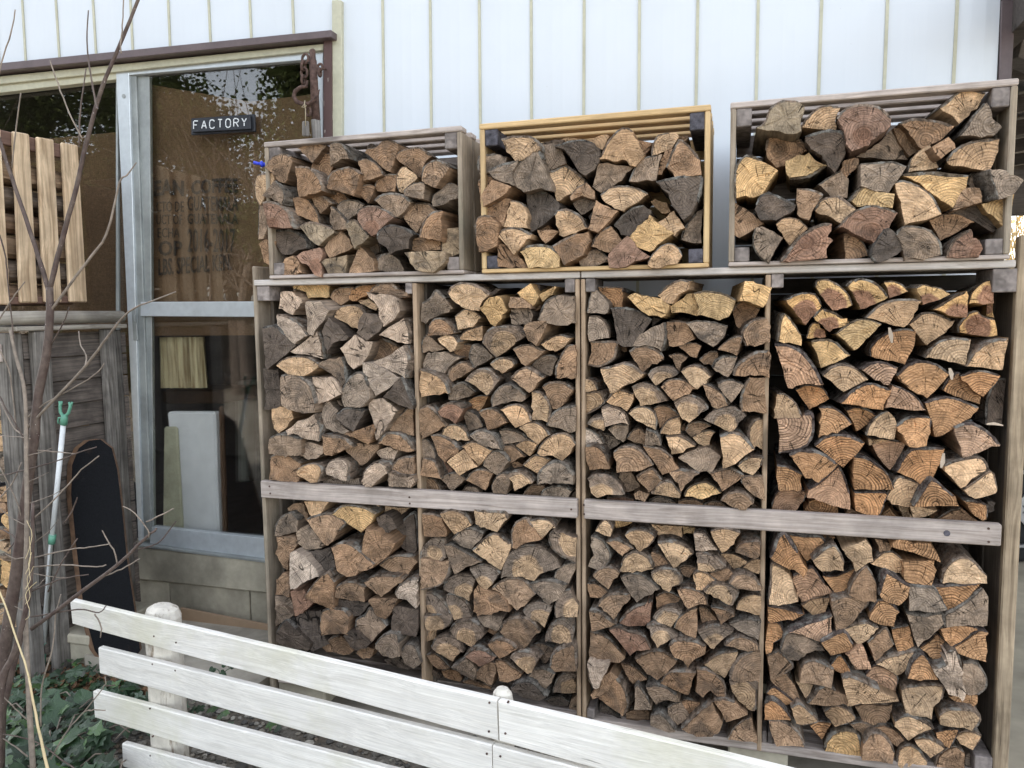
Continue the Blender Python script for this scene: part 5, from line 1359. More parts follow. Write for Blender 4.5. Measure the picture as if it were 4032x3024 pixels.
part('latch_hook', [(524, 1268), (532, 1268), (531, 1240), (523, 1240)], YW - .02, .009, M['alud'], D)
WF = part('side_window', [(455, 1300), (466, 1300), (462, 300), (455, 300)], YW + .03, .015, M['alud'])
part('glass_pane', [(596, 1190), (1262, 1190), (1246, 232), (586, 290)], YW + .02, .004, M['glass'], D)
part('glass_pane', [(602, 2090), (1300, 2160), (1300, 1240), (594, 1240)], YW + .02, .004, M['frosted'], D)
part('glass_pane', [(-420, 1900), (540, 1900), (458, 300), (-420, 400)], YW + .045, .004, M['glass'], WF)
# foundation under the door
box('foundation_beam', -4.6, PY(1060, 2200, YW).x - .004, YW - .022, YW + .12, .225, PY(800, 2175, YW).z, M['concrete'], W, .006, .001)
for i, (a, b) in enumerate(((-4.6, -3.0), (-2.994, -2.43), (-2.424, -1.99), (-1.984, -1.86))):
    box('foundation_block', a, b, YW - .003, YW + .1, .0, .222, M['concrete'], W, .004)
# room behind the glass
box('room_floor', -6.2, xr - .2, YW + .13, 4, .28, .30, M['room'], W); box('room_back', -6.2, xr - .2, 3.0, 3.1, .3, 3, M['room'], W); box('room_ceiling', -6.2, xr - .2, YW + .13, 3, 2.75, 2.8, M['room'], W)
box('room_side', -6.3, -6.2, YW + .05, 7, 0, ZT, M['room'], W); box('wall_low', -6.2, -2.62, YW + .13, YW + .2, .0, .32, M['room'], W)

# burlap coffee sacks hung inside the panes
def hanging(name, pts, y, mat, nx=40, nz=10, amp=.012, freq=16, seed=0, parent=None):
    P = [PY(u, v, y) for u, v in pts]; V = []; F = []
    for j in range(nz + 1):
        for i in range(nx + 1):
            a, b = i / nx, j / nz; q = (P[0] * (1 - a) + P[1] * a) * (1 - b) + (P[3] * (1 - a) + P[2] * a) * b
            d = amp * (math.sin(q.x * freq + seed) * .5 + noise.noise(Vector((q.x * freq * .35 + seed, q.z * 1.2, seed))) + .3 * noise.noise(Vector((q.x * freq * 1.1, q.z * 2.5, seed))))
            V.append((q.x, q.y + d, q.z))
    V += [(v[0], v[1] + .004, v[2]) for v in V]; n = (nx + 1) * (nz + 1)
    for j in range(nz):
        for i in range(nx):
            a = j * (nx + 1) + i; F.append((a, a + 1, a + nx + 2, a + nx + 1)); F.append((n + a, n + a + nx + 1, n + a + nx + 2, n + a + 1))
    return fix_normals(mesh(name, V, F, mat, parent, None, True))
YS = YW + .075
sk = thing('coffee_sack', 'printed burlap coffee sack hung flat behind the upper glass of the sliding door', 'coffee sack', PY(800, 1200, YS)[:])
hanging('sack_cloth', [(580, 1322), (1004, 1320), (985, 400), (575, 330)], YS, M['burlap'], amp=.004, freq=9, seed=2, parent=sk)
hanging('sack_cloth', [(992, 1310), (1330, 1300), (1330, 360), (985, 400)], YS - .012, M['burlap'], amp=.004, freq=7, seed=5, parent=sk)
cu_ = hanging('curtain', [(-450, 1700), (520, 1700), (470, 520), (-450, 600)], YW + .13, M['burlap'], amp=.01, freq=10, seed=9); props(cu_, 'plain brown cloth hung behind the left pane, half hidden by the slatted crate', 'curtain')
def text(s, u, v, u2, y, mat, parent, hpx, name='printed_text', sx=None, bold=.0, arch=0):
    """s written on the plane y with its baseline from pixel (u, v) to (u2, v2), hpx tall (pixels)"""
    cv = bpy.data.curves.new(name, 'FONT'); cv.body = s; cv.offset = bold; cv.extrude = 0.004; cv.resolution_u = 2
    ob = bpy.data.objects.new('tmp', cv); COL.objects.link(ob); bpy.context.view_layer.update()
    me = bpy.data.meshes.new_from_object(ob.evaluated_get(bpy.context.evaluated_depsgraph_get())); bpy.data.objects.remove(ob)
    xs = [q.co.x for q in me.vertices]; w0 = max(xs) - min(xs); ys = [q.co.y for q in me.vertices]; h0 = max(ys) - min(ys); yb = min(ys)
    (v1, v2) = v if isinstance(v, tuple) else (v, v); V = []
    for q in me.vertices:
        a = (q.co.x - min(xs)) / w0; b = (q.co.y - yb) / h0; p = PY(u + (u2 - u) * a, v1 + (v2 - v1) * a - hpx * b - arch * math.sin(math.pi * a), y)
        V.append((p.x, p.y + (.0015 if q.co.z > 0 else 0), p.z))
    F = [tuple(f.vertices) for f in me.polygons]; bpy.data.meshes.remove(me)
    return fix_normals(mesh(name, V, F, mat, parent))
T = lambda s, x0, y1, x1, h, y2=None, **k: text(s, x0 * .633, (y1 * .633, (y2 or y1) * .633), x1 * .633, YS - .011, M[k.pop('m', 'ink')], sk, h * .633, **k)
T('EAN', 958, 1222, 1142, 98, bold=.03, arch=6); T('COFFEE', 1188, 1215, 1478, 92, 1200, bold=.03, arch=4)
T('CTO DE', 972, 1318, 1142, 66); T('GUATEMALA', 1165, 1312, 1480, 92, bold=.01)
T('UCT OF', 972, 1396, 1132, 62); T('GUATEMALA', 1165, 1394, 1480, 66, bold=.02)
T('ECHA', 980, 1478, 1116, 60); T('2016-2017', 1165, 1570, 1462, 150, bold=.01)
T('OP', 985, 1592, 1132, 96, bold=.02); T('LBS. SPECIAL KEN.', 985, 1715, 1440, 105, 1680, bold=.015)
T('EXP', 1672, 850, 1880, 90, m='inkgreen', bold=.03)
# things standing behind the lower pane
cl = hanging('folded_cloth', [(636, 1528), (808, 1528), (800, 1326), (630, 1328)], YW + .12, M['cloth'], nx=60, amp=.02, freq=150, seed=3); props(cl, 'cream folded cloth hanging below the burlap sack behind the lower pane', 'cloth')
for nm, pts, y, dy, m, l, ct in (('shelf', [(640, 1590), (880, 1590), (880, 1535), (640, 1535)], YW + .5, .3, 'shelfwood', 'brown wooden shelf front seen dimly through the lower door glass', 'shelf'),
                            ('cabinet', [(700, 2130), (862, 2150), (845, 1622), (655, 1622)], YW + .10, .05, 'fridge', 'white enamel cabinet blurred behind the lower door glass', 'cabinet'),
                            ('leaning_board', [(640, 2120), (722, 2120), (697, 1680), (645, 1680)], YW + .085, .012, 'creampanel', 'narrow cream panel leaning on the white cabinet behind the glass', 'board'),
                            ('standing_post', [(872, 2150), (890, 2150), (872, 1600), (856, 1600)], YW + .12, .03, 'shelfwood', 'narrow reddish post beside the white cabinet behind the glass', 'post'),
                            ('cylinder_lamp', [(935, 1900), (975, 1900), (972, 1500), (932, 1500)], YW + .9, .1, 'alud', 'slim grey upright shape deep in the dark behind the lower pane', 'post')):
    o = quadslab(nm, pts, y, dy, M[m], None, .01); props(o, l, ct)

# sign
sg = thing('factory_sign', 'small black wooden sign lettered FACTORY on the sliding door glass', 'sign', PY(870, 490, YW)[:])
part('back_board', [(752, 532), (1003, 517), (1001, 449), (752, 466)], YW - .004, .012, M['black'], sg)
part('front_board', [(756, 521), (987, 508), (985, 455), (755, 468)], YW - .016, .011, M['black'], sg)
LET = {'F': [(0, 0, 0, 2), (0, 2, 1, 2), (0, 1.05, .75, 1.05)], 'A': [(0, 0, .5, 2), (.5, 2, 1, 0), (.25, .7, .75, .7)], 'C': [(1, .35, .75, 0), (.75, 0, .25, 0), (.25, 0, 0, .4), (0, .4, 0, 1.6), (0, 1.6, .25, 2), (.25, 2, .75, 2), (.75, 2, 1, 1.65)],
       'T': [(.5, 0, .5, 2), (0, 2, 1, 2)], 'O': [(.3, 0, .7, 0), (.7, 0, 1, .4), (1, .4, 1, 1.6), (1, 1.6, .7, 2), (.3, 2, .7, 2), (.3, 2, 0, 1.6), (0, 1.6, 0, .4), (0, .4, .3, 0)],
       'R': [(0, 0, 0, 2), (0, 2, .7, 2), (.7, 2, 1, 1.7), (1, 1.7, 1, 1.35), (1, 1.35, .7, 1.05), (.7, 1.05, 0, 1.05), (.45, 1.05, 1, 0)], 'Y': [(.5, 0, .5, 1), (.5, 1, 0, 2), (.5, 1, 1, 2)]}
for i, ch in enumerate('FACTORY'):
    u0 = 762 + i * 31.6; v0 = 509 - i * 1.9; mb = MB()
    for x0, y0, x1, y1 in LET[ch]:
        # stencil bridges: every stroke stops a little short
        dx, dy = x1 - x0, y1 - y0; L = math.hypot(dx, dy); k = .10 / L if L > .5 else .02
        a = PY(u0 + (x0 + dx * k) * 19, v0 - (y0 + dy * k) * 16.5, YW - .0172); b = PY(u0 + (x1 - dx * k) * 19, v0 - (y1 - dy * k) * 16.5, YW - .0172); d = (b - a).normalized(); s = Vector((-d.z, 0, d.x)) * .0021
        V = [a - s, b - s, b + s, a + s]; V += [q + Vector((0, .001, 0)) for q in V]; mb.add(V, [(0, 1, 2, 3), (7, 6, 5, 4), (0, 4, 5, 1), (2, 6, 7, 3), (1, 5, 6, 2), (3, 7, 4, 0)])
    fix_normals(mb.out('letter', M['whitepaint'], sg))

# rusty chain, hook, tagged string; the rusty ferruled pole beside them
YC = YW - .10
def pc(x, y, yy=YC): return PY(1050 + x * .4306, 150 + y * .4306, yy)
ch = thing('chain_hook', 'rusty iron hook on a short chain tied with a string tag', 'hook', pc(350, 300)[:])
def link(a, b, wd, flip, mat=M['rust'], r=.0054, nm='chain_link'):
    a, b = Vector(a), Vector(b); d = (b - a); L = d.length / 2; c = (a + b) / 2; d.normalize(); s = Vector((0, 1, 0)) if flip else Vector((d.z, 0, -d.x)); P = []
    for k in range(17):
        t = 2 * math.pi * k / 16; P.append(c + d * (L * math.cos(t)) + s * (wd * math.sin(t)) + Vector((0, -.004, 0)))
    return tubeobj(nm, P, r, mat, ch, 7, .06)
for a, b, f in (((365, 148), (350, 235), 0), ((345, 215), (335, 300), 1), ((345, 275), (352, 365), 0), ((342, 345), (342, 428), 1)):
    link(pc(*a), pc(*b), .0135, f)
link(pc(495, 240), pc(490, 300), .011, 0); link(pc(490, 280), pc(492, 352), .010, 1)
tubeobj('nail', [pc(500, 275, YC), pc(545, 285, YW - .02)], .004, M['rust'], ch, 7)
hk = [(352, 425), (372, 395), (365, 440), (310, 450), (262, 485), (248, 530), (275, 580), (330, 605), (390, 600), (440, 560), (470, 510), (484, 468)]
tubeobj('hook', [pc(x, y, YC - .012) for x, y in hk], [.006, .0065, .007, .0078, .008, .0085, .009, .009, .0085, .007, .0045, .0015], M['rust'], ch, 9, .04)
link(pc(385, 640), pc(388, 710), .011, 0)
tubeobj('string', [pc(350, 570, YC - .022), pc(345, 610, YC - .024), pc(355, 650, YC - .022), pc(356, 800, YC - .02)], .0016, M['string'], ch, 6); tubeobj('string', [pc(320, 632, YC - .022), pc(345, 605, YC - .026), pc(365, 618, YC - .022), pc(330, 636, YC - .024)], .0018, M['string'], ch, 6)
quadslab('wooden_tag', [(1188, 536), (1216, 536), (1214, 476), (1188, 476)], YC - .016, .008, M['oldpost_z'], ch, .004)
rp = thing('ferruled_pole', 'grey wooden pole with a long rusty iron ferrule behind the left crate', 'pole', pc(430, 900)[:])
tubeobj('iron_ferrule', [pc(415, 108, YC + .02), pc(418, 116, YC + .02), pc(420, 205, YC + .02), pc(422, 206, YC + .02), pc(452, 755, YC + .02)], [.010, .0125, .0125, .0155, .0175], M['rust'], rp, 14, .01)
P = pc(448, 750, YC + .02); tubeobj('wooden_shaft', [P, P + Vector((.004, 0, -.12)), (P.x + .02, P.y, 1.60)], .0185, M['oldpost_z'], rp, 12)
bn = thing('blue_nozzle', 'small bright blue plastic nozzle poking out left of the grey crate', 'nozzle', PY(1020, 645, .05)[:])
tubeobj('spout', [PY(1000, 640, .05), PY(1022, 645, .05), PY(1050, 648, .05)], [.006, .005, .007], M['blue_pl'], bn, 10); tubeobj('knob', [PY(1028, 638, .045), PY(1036, 655, .045)], [.007, .008], M['blue_pl'], bn, 8)

# ------------------------------------------------------------------ left rack seen from its end
XL = -2.584
lr = thing('left_log_rack', 'dark weathered rack with clapboard end wall at the far left', 'log rack', (XL, 0, 0))
def yz(u, v): q = PX(u, v, XL); return q
for i in range(13):
    z1 = 1.405 - i * .101; z0 = z1 - .099
    V8 = [Vector((XL - .004, -.05, z0)), Vector((XL + .010, -.05, z0)), Vector((XL + .010, .40, z0)), Vector((XL - .004, .40, z0))]
    V8 += [Vector((XL - .012, -.05, z1)), Vector((XL + .001, -.05, z1)), Vector((XL + .001, .40, z1)), Vector((XL - .012, .40, z1))]
    V, F = bevel_box(V8, .002); fix_normals(mesh('clapboard', V, F, M['clap_y'], lr))
box('corner_post', XL + .014, XL + .052, -.035, .035, .0, 1.415, M['oldpost_z'], lr, .004, .002); box('corner_post', XL - .06, XL + .012, -.115, -.055, .0, 1.41, M['oldpost_z'], lr, .004, .002)
box('corner_post', XL + .014, XL + .05, .315, .375, .12, 1.415, M['oldpost_z'], lr, .004, .002); box('corner_post', XL + .002, XL + .03, .38, .43, .12, 1.41, M['oldpost_z'], lr, .004)
for k in range(13): box('edge_board', XL + .012, XL + .032, .43, .455, .13 + k * .098, .222 + k * .098, M['clap_y'], lr, .003)
box('front_rail', -3.9, XL - .02, -.13, -.117, 1.30, 1.37, M['grey_x'], lr); box('top_board', -3.9, XL + .06, -.12, .44, 1.418, 1.436, M['pole_y'], lr, .004); 
tubeobj('round_pole', [(XL + .02, -.30, 1.468), (XL + .035, .02, 1.470), (XL + .05, .42, 1.470)], [.026, .027, .025], M['pole_y'], lr, 14, .01)
cb = thing('hollow_block', 'grey hollow concrete block under the end of the clapboard rack', 'concrete block', (XL, .1, 0))
box('block_top', XL + .0, XL + .16, .02, .40, .115, .155, M['concrete'], cb, .006, .003); box('block_web', XL + .02, XL + .16, .03, .07, .004, .114, M['concrete'], cb, .006, .002); box('block_web', XL + .02, XL + .16, .20, .235, .004, .114, M['concrete'], cb, .006, .002); box('block_web', XL + .02, XL + .16, .35, .39, .004, .114, M['concrete'], cb, .006, .002)
# slatted crate on it
sc_ = thing('upright_crate', 'pale pine crate of logs with wide upright slats, on the clapboard rack', 'crate', (XL, 0, 1.44))
zt = [PX(60, 520, XL).z]
def slat(u0, u1, ub0, ub1, vt, vb):
    P = [PX(ub0, vb, XL), PX(ub1, vb, XL), PX(u1, vt + 12, XL), PX(u0, vt, XL)]
    V8, _ = hexa(*P, (-.018, 0, 0)); V8[4:]  # front faces +x
    V, F = bevel_box(V8, .005); fix_normals(mesh('slat', V, F, M['pale_z'], sc_))
slat(-60, 5, -40, 44, 494, 1200); slat(53, 118, 84, 152, 516, 1192); slat(148, 214, 178, 246, 538, 1190); slat(246, 309, 278, 346, 560, 1190)
def rail(u0, v0, u1, v1, h0, h1, dx):
    P = [PX(u0, v0 + h0, XL + dx), PX(u1, v1 + h1, XL + dx), PX(u1, v1, XL + dx), PX(u0, v0, XL + dx)]; V8, _ = hexa(*P, (-.022, 0, 0)); V, F = bevel_box(V8, .003); fix_normals(mesh('crate_rail', V, F, M['redbrown_y'], sc_))
rail(-60, 495, 300, 583, 55, 52, -.019); rail(-60, 1172, 330, 1165, 30, 26, -.019)
box('top_board', XL - .45, XL - .02, -.10, .30, 2.145, 2.16, M['pale_z'], sc_); box('crate_floor', XL - .5, XL - .02, -.09, .30, 1.442, 1.458, M['redbrown_x'], sc_); box('back_board', XL - .5, XL - .48, -.09, .30, 1.46, 2.14, M['clap_y'], sc_)

# skateboard leaning on the clapboards
sb_ = thing('skateboard', 'worn black skateboard deck standing on end against the dark clapboards', 'skateboard', PZ(460, 2560, .02)[:])
YK = .12
def kp(u, v): return PY(u, v, .12 + (v - 1730) / 830 * -.10)
outl = [(372, 2560), (330, 2400), (300, 2150), (280, 1950), (284, 1830), (310, 1765), (350, 1735), (395, 1730), (440, 1765), (462, 1850), (480, 2000), (500, 2200), (530, 2400), (552, 2560), (520, 2610), (470, 2640), (420, 2625)]
F3 = [kp(u, v) for u, v in outl]; nk = len(F3); dep = Vector((-.004, .013, 0))
V = F3 + [q + dep for q in F3]; F = [tuple(range(nk)), tuple(range(2 * nk - 1, nk - 1, -1))] + [(i, nk + i, nk + (i + 1) % nk, (i + 1) % nk) for i in range(nk)]
fix_normals(mesh('deck_top', V, F, [M['deck'], M['deckedge']], sb_, [0, 1] + [1] * nk))
dep2 = Vector((-.026, .000, 0)); E3 = [q + dep2 for q in F3]; V = [q + Vector((0, .001, 0)) for q in E3] + [q + Vector((0, .012, 0)) for q in E3]
fix_normals(mesh('deck_wood', V, F, M['deckedge'], sb_))
for (u, v) in ((262, 1960), (300, 2440)):
    c = kp(u, v) + Vector((0, .06, 0)); ax = tubeobj('truck', [c - Vector((.02, 0, 0)), c + Vector((.12, 0, 0))], .006, M['rust'], sb_, 8); tubeobj('wheel', [c - Vector((.017, 0, 0)), c - Vector((.013, 0, 0)), c + Vector((.013, 0, 0)), c + Vector((.017, 0, 0))], [.020, .026, .026, .02], M['soilpaper'], ax, 14)
# clothes prop
pr = thing('clothes_prop', 'white clothes prop pole with a green plastic fork leaning on the clapboards', 'clothes prop', PZ(160, 2600, .0)[:])
YP = -.06
def pp(u, v): return PY(u, v, YP + (1750 - v) / 1000 * -.02)
tubeobj('pole', [pp(172, 2530), pp(205, 2120), pp(208, 2118)], .0105, M['white_pl'], pr, 12); tubeobj('pole', [pp(205, 2120), pp(250, 1665)], .0098, M['white_pl'], pr, 12)
tubeobj('collar', [pp(203, 2140), pp(207, 2105)], .0135, M['green_pl'], pr, 12); tubeobj('foot', [pp(165, 2620), pp(170, 2530)], .0135, M['green_pl'], pr, 12)
tubeobj('fork_socket', [pp(250, 1672), pp(253, 1648), pp(256, 1634)], [.0135, .0135, .011], M['green_pl'], pr, 12)
fk = tubeobj('fork', [pp(238, 1585), pp(237, 1600), pp(238, 1622), pp(246, 1636), pp(258, 1638), pp(270, 1626), pp(276, 1605), pp(279, 1588)], .0062, M['green_pl'], pr, 9)
for a in ((234, 1580), (243, 1580), (272, 1583), (284, 1583)): tubeobj('prong', [pp(a[0] + (238 - a[0]) * .4 if a[0] < 250 else a[0] + (278 - a[0]) * .4, 1596), pp(*a)], [.0045, .004], M['green_pl'], fk, 7)
tubeobj('hook', [pp(242, 1645), pp(231, 1645), pp(229, 1655), pp(230, 1668)], .0035, M['green_pl'], pr, 7)

# ------------------------------------------------------------------ white fence
fe = thing('white_fence', 'low white plank fence of sloping rails in the foreground', 'fence', (-1.0, -.65, 0))
FA, FB = Vector((-1.938, -.501, 0)), Vector((-.408, -.740, 0)); fd = (FB - FA).normalized(); fn = Vector((fd.y, -fd.x, 0)); fn = fn if fn.y < 0 else -fn
def FPn(u, v, off=0):
    d = ray(u, v); p0 = FA + fn * off; t = (p0 - CAM).dot(fn) / d.dot(fn); return CAM + d * t
def frail(a, b, c, d_, seam=None):
    P = [FPn(*a), FPn(*b), FPn(*c), FPn(*d_)]; V8, _ = hexa(*P, -fn * .020)
    # follow the board with a few sections so that the edges are not dead straight
    n = 10; mb = MB(); rings = []
    for i in range(n + 1):
        t = i / n; q = []
        for (x, y_) in ((0, 1), (3, 2)):
            for bk in (0, 1):
                s = V8[0] if 0 else None
                p = (P[x] * (1 - t) + P[y_] * t) - fn * (.020 * bk); w_ = Vector((0, 0, noise.noise(Vector((t * 5, a[0] * .1, x))) * .0016)) + fn * noise.noise(Vector((t * 4, 9, a[0] * .1))) * .002
                q.append(p + w_)
        c0 = (q[0] + q[1] + q[2] + q[3]) / 4; rg = []
        loop = [q[0], q[1], q[3], q[2]]
        for k in range(4):
            p, pa, pb = loop[k], loop[k - 1], loop[(k + 1) % 4]; rg += [p + (pa - p).normalized() * .003, p + (pb - p).normalized() * .003]
        rings.append(rg)
    V = [p for rg in rings for p in rg]; F = [(i * 8 + k, i * 8 + (k + 1) % 8, (i + 1) * 8 + (k + 1) % 8, (i + 1) * 8 + k) for i in range(n) for k in range(8)] + [tuple(range(8)), tuple(n * 8 + k for k in range(8))[::-1]]
    return fix_normals(mesh('rail', V, F, M['fence'], fe))
frail((287, 2458), (1961, 2918), (1955, 2757), (277, 2362)); frail((1967, 2920), (3500, 3350), (3500, 3132), (1962, 2759))
frail((394, 2652), (1939, 3096), (1936, 2935), (388, 2549)); frail((1943, 3098), (3000, 3420), (3000, 3215), (1940, 2936))
frail((374, 2827), (1930, 3300), (1930, 3133), (366, 2722)); frail((486, 3020), (1900, 3480), (1900, 3310), (482, 2926))
def fpost(u0, u1, vt, tall):
    a = FPn(u0, vt, -.02); b = FPn(u1, vt, -.02); wd = (b - a).length / 2 * .76; c = FPn((u0 + u1) / 2, vt, -.022 - wd * .8); c.z -= .012; n = 14; V = []; nr = 5
    zs = [0, c.z * .35, c.z * .7, c.z - .035, c.z - .012, c.z]; sc2 = [1, 1, 1, 1, .85, .5]
    for z, s in zip(zs, sc2):
        for k in range(n):
            th = 2 * math.pi * k / n; r_ = wd * s * (1 + .07 * noise.noise(Vector((math.cos(th) * 2, math.sin(th) * 2 + u0, z * 3)))); V.append(Vector((c.x, c.y, z)) + fd * math.cos(th) * r_ + fn * math.sin(th) * r_ * .8)
    F = [(i * n + k, i * n + (k + 1) % n, (i + 1) * n + (k + 1) % n, (i + 1) * n + k) for i in range(5) for k in range(n)] + [tuple(5 * n + k for k in range(n))]
    fix_normals(mesh('log_post', V, F, M['postpaint'], fe))
fpost(563, 712, 2368, 0); fpost(1925, 2032, 2690, 0)
for u, v in ((1927, 2767), (2000, 2765), (1925, 2880), (1990, 2888), (1917, 2968), (1970, 2978), (606, 2505), (693, 2530), (600, 2615), (690, 2640), (590, 2790), (600, 2900), (592, 2975)):
    p = FPn(u, v, .0012); tubeobj('screw', [p + fn * .0012, p - fn * .004], .0028, M['rust'], fe, 7)
# ------------------------------------------------------------------ bare shrub in the left foreground
sh = thing('bare_shrub', 'leafless reddish brown shrub with forked stems in the left foreground', 'shrub', (-1.75, -.75, 0))
YB = -.75
def stem(pts, w0, w1, nm='branch', mat='twig', dy0=0, dy1=0, seg=7):
    n = len(pts); Q = []
    P = [Vector(p) for p in pts]; C = catmull([Vector((p[0], p[1])) for p in pts], 4) + [Vector(pts[-1])]
    m = len(C)
    for i, c in enumerate(C):
        t = i / (m - 1); p = PY(c.x, c.y, YB + dy0 + (dy1 - dy0) * t); Q.append(p + Vector((noise.noise(Vector((i * .9, w0, pts[0][0]))), 0, noise.noise(Vector((i * .9, w0 + 5, pts[0][1]))))) * .0022)
    dist = (Q[0] - CAM).dot(CF); k = dist / FPX / 2
    R = [(w0 + (w1 - w0) * i / (m - 1)) * k * .88 * (1 + .10 * noise.noise(Vector((i * 1.7, w1, 3)))) for i in range(m)]
    mb = MB(); tube(mb, Q, R, seg); return fix_normals(mb.out(nm, M[mat], sh, True))
stem([(195, 1130), (196, 1250), (182, 1400), (150, 1560), (132, 1750), (110, 1900), (85, 2100), (50, 2350), (20, 2550), (0, 2750), (-10, 3050)], 30, 62, 'trunk', seg=10)
stem([(190, 1140), (160, 1040), (115, 900), (60, 740), (0, 560), (-60, 380)], 22, 14, 'trunk'); stem([(195, 1140), (240, 960), (300, 740), (340, 560), (400, 350), (470, 180), (548, -10), (600, -140)], 24, 12, 'trunk', dy1=.05)
stem([(40, 1300), (62, 1400), (98, 1550), (104, 1800), (106, 2100), (100, 2400), (112, 2700), (132, 3060)], 12, 26, 'trunk', 'twigpale', -.02, -.05); stem([(100, 2450), (60, 2600), (20, 2760), (-20, 2900)], 20, 34, 'trunk', 'twig')
stem([(130, 1980), (120, 2300), (60, 2560), (5, 2700), (-10, 3060)], 14, 40, 'trunk', 'twig', -.05, -.1)
stem([(108, 1684), (335, 1443), (420, 1330), (506, 1228), (600, 1185), (692, 1149)], 13, 5, dy1=-.1, mat='twigpale'); stem([(195, 1230), (335, 1040), (420, 920), (470, 720), (500, 690), (537, 640)], 13, 5, mat='twigpale')
stem([(125, 2476), (342, 2316), (481, 2208), (560, 2130), (617, 2082)], 20, 9)
tw = [[(348, 41), (342, 158), (355, 280), (377, 405), (383, 430)], [(487, -20), (482, 100), (475, 180), (478, 210)], [(196, 237), (228, 329), (272, 443), (323, 545)], [(339, 269), (316, 443), (312, 570)], [(60, 38), (44, 127), (6, 247), (-20, 400)], [(82, 367), (63, 506), (47, 660)],
      [(272, 1209), (250, 1270), (203, 1355)], [(310, 1304), (318, 1360), (340, 1400), (335, 1443)], [(411, 1430), (380, 1470), (304, 1519), (177, 1589), (100, 1650)], [(380, 1760), (300, 1785), (240, 1810), (100, 1850), (0, 1873)], [(298, 1787), (210, 1778), (120, 1772)],
      [(390, 1795), (320, 1850), (272, 1905), (190, 1990), (110, 2060)], [(304, 1959), (285, 2010), (253, 2060)], [(430, 2142), (350, 2155), (272, 2164), (114, 2200)], [(418, 2224), (380, 2232), (253, 2224), (127, 2233)], [(348, 2262), (240, 2280), (127, 2328)], [(402, 2088), (430, 2140), (450, 2170), (462, 2220)],
      [(551, 2199), (480, 2240), (411, 2268)], [(693, 2053), (665, 2090), (620, 2139), (544, 2164)], [(684, 2002), (630, 2030), (576, 2056)], [(484, 1993), (530, 2020), (582, 2088), (585, 2115)], [(418, 2385), (390, 2412), (330, 2400), (272, 2404), (120, 2430)], [(395, 2510), (398, 2465), (372, 2417)],
      [(413, 2665), (416, 2690), (397, 2720), (331, 2803), (270, 2870), (220, 2952), (200, 2990)], [(453, 2698), (430, 2700), (412, 2700)], [(415, 2797), (370, 2795), (335, 2800)], [(0, 1580), (60, 1690), (110, 1720)], [(0, 1560), (30, 1620), (80, 1700), (100, 1760)], [(65, 1700), (40, 1480), (10, 1400), (-20, 1350)], [(98, 1110), (60, 1160), (20, 1220), (-10, 1270)],
      [(60, 1400), (30, 1100), (20, 1000), (-10, 900)], [(0, 1840), (60, 1960), (100, 2090)], [(20, 2180), (60, 2200), (110, 2190)], [(0, 2080), (60, 2120), (30, 2170)], [(0, 2420), (60, 2380), (110, 2330)], [(240, 2340), (220, 2420), (205, 2560), (165, 2700), (160, 2860)], [(305, 2120), (240, 2220), (190, 2330)],
      [(0, 2900), (60, 2940), (110, 2980)], [(10, 2740), (60, 2790), (108, 2835)], [(0, 2890), (70, 2900), (160, 2930), (240, 2990), (300, 3030)], [(85, 1820), (50, 1900), (0, 1960)]]
for i, t in enumerate(tw): stem(t, 5, 9 if i in (0, 3) else 7, mat='twigpale' if i % 3 else 'twig', dy0=R_.uniform(-.05, .05), dy1=0, seg=6)
for i in range(9):
    v = 1720 + i * 88 + R_.uniform(-20, 20); u = 104 if i % 2 else 112 - (v - 1900) * .04; a = R_.uniform(-.15, .75); L = R_.uniform(70, 190); sg_ = 1 if i % 4 else -1
    stem([(u + sg_ * L * math.cos(a), v - L * math.sin(a)), (u + sg_ * L * .6 * math.cos(a), v - L * .5 * math.sin(a) + R_.uniform(-8, 8)), (u, v)], 2.2, 5, mat='twigpale', dy0=R_.uniform(-.1, .12), dy1=-.03, seg=5)
stem([(-5, 2320), (30, 2410), (63, 2512), (95, 2600), (114, 2670)], 7, 8, mat='straw', dy0=-.1, dy1=-.15)
st = []
stem([(114, 2670), (150, 2860), (195, 3060)], 9, 14, mat='straw', dy0=-.15, dy1=-.2)
for i in range(5): stem([(105 + 10 * i, 2050 + i * 60), (125 - 6 * i, 2100 + i * 60), (118, 2150 + i * 66), (100, 2200 + i * 60)], 2.6, 2, mat='straw', dy0=-.06, dy1=-.1)

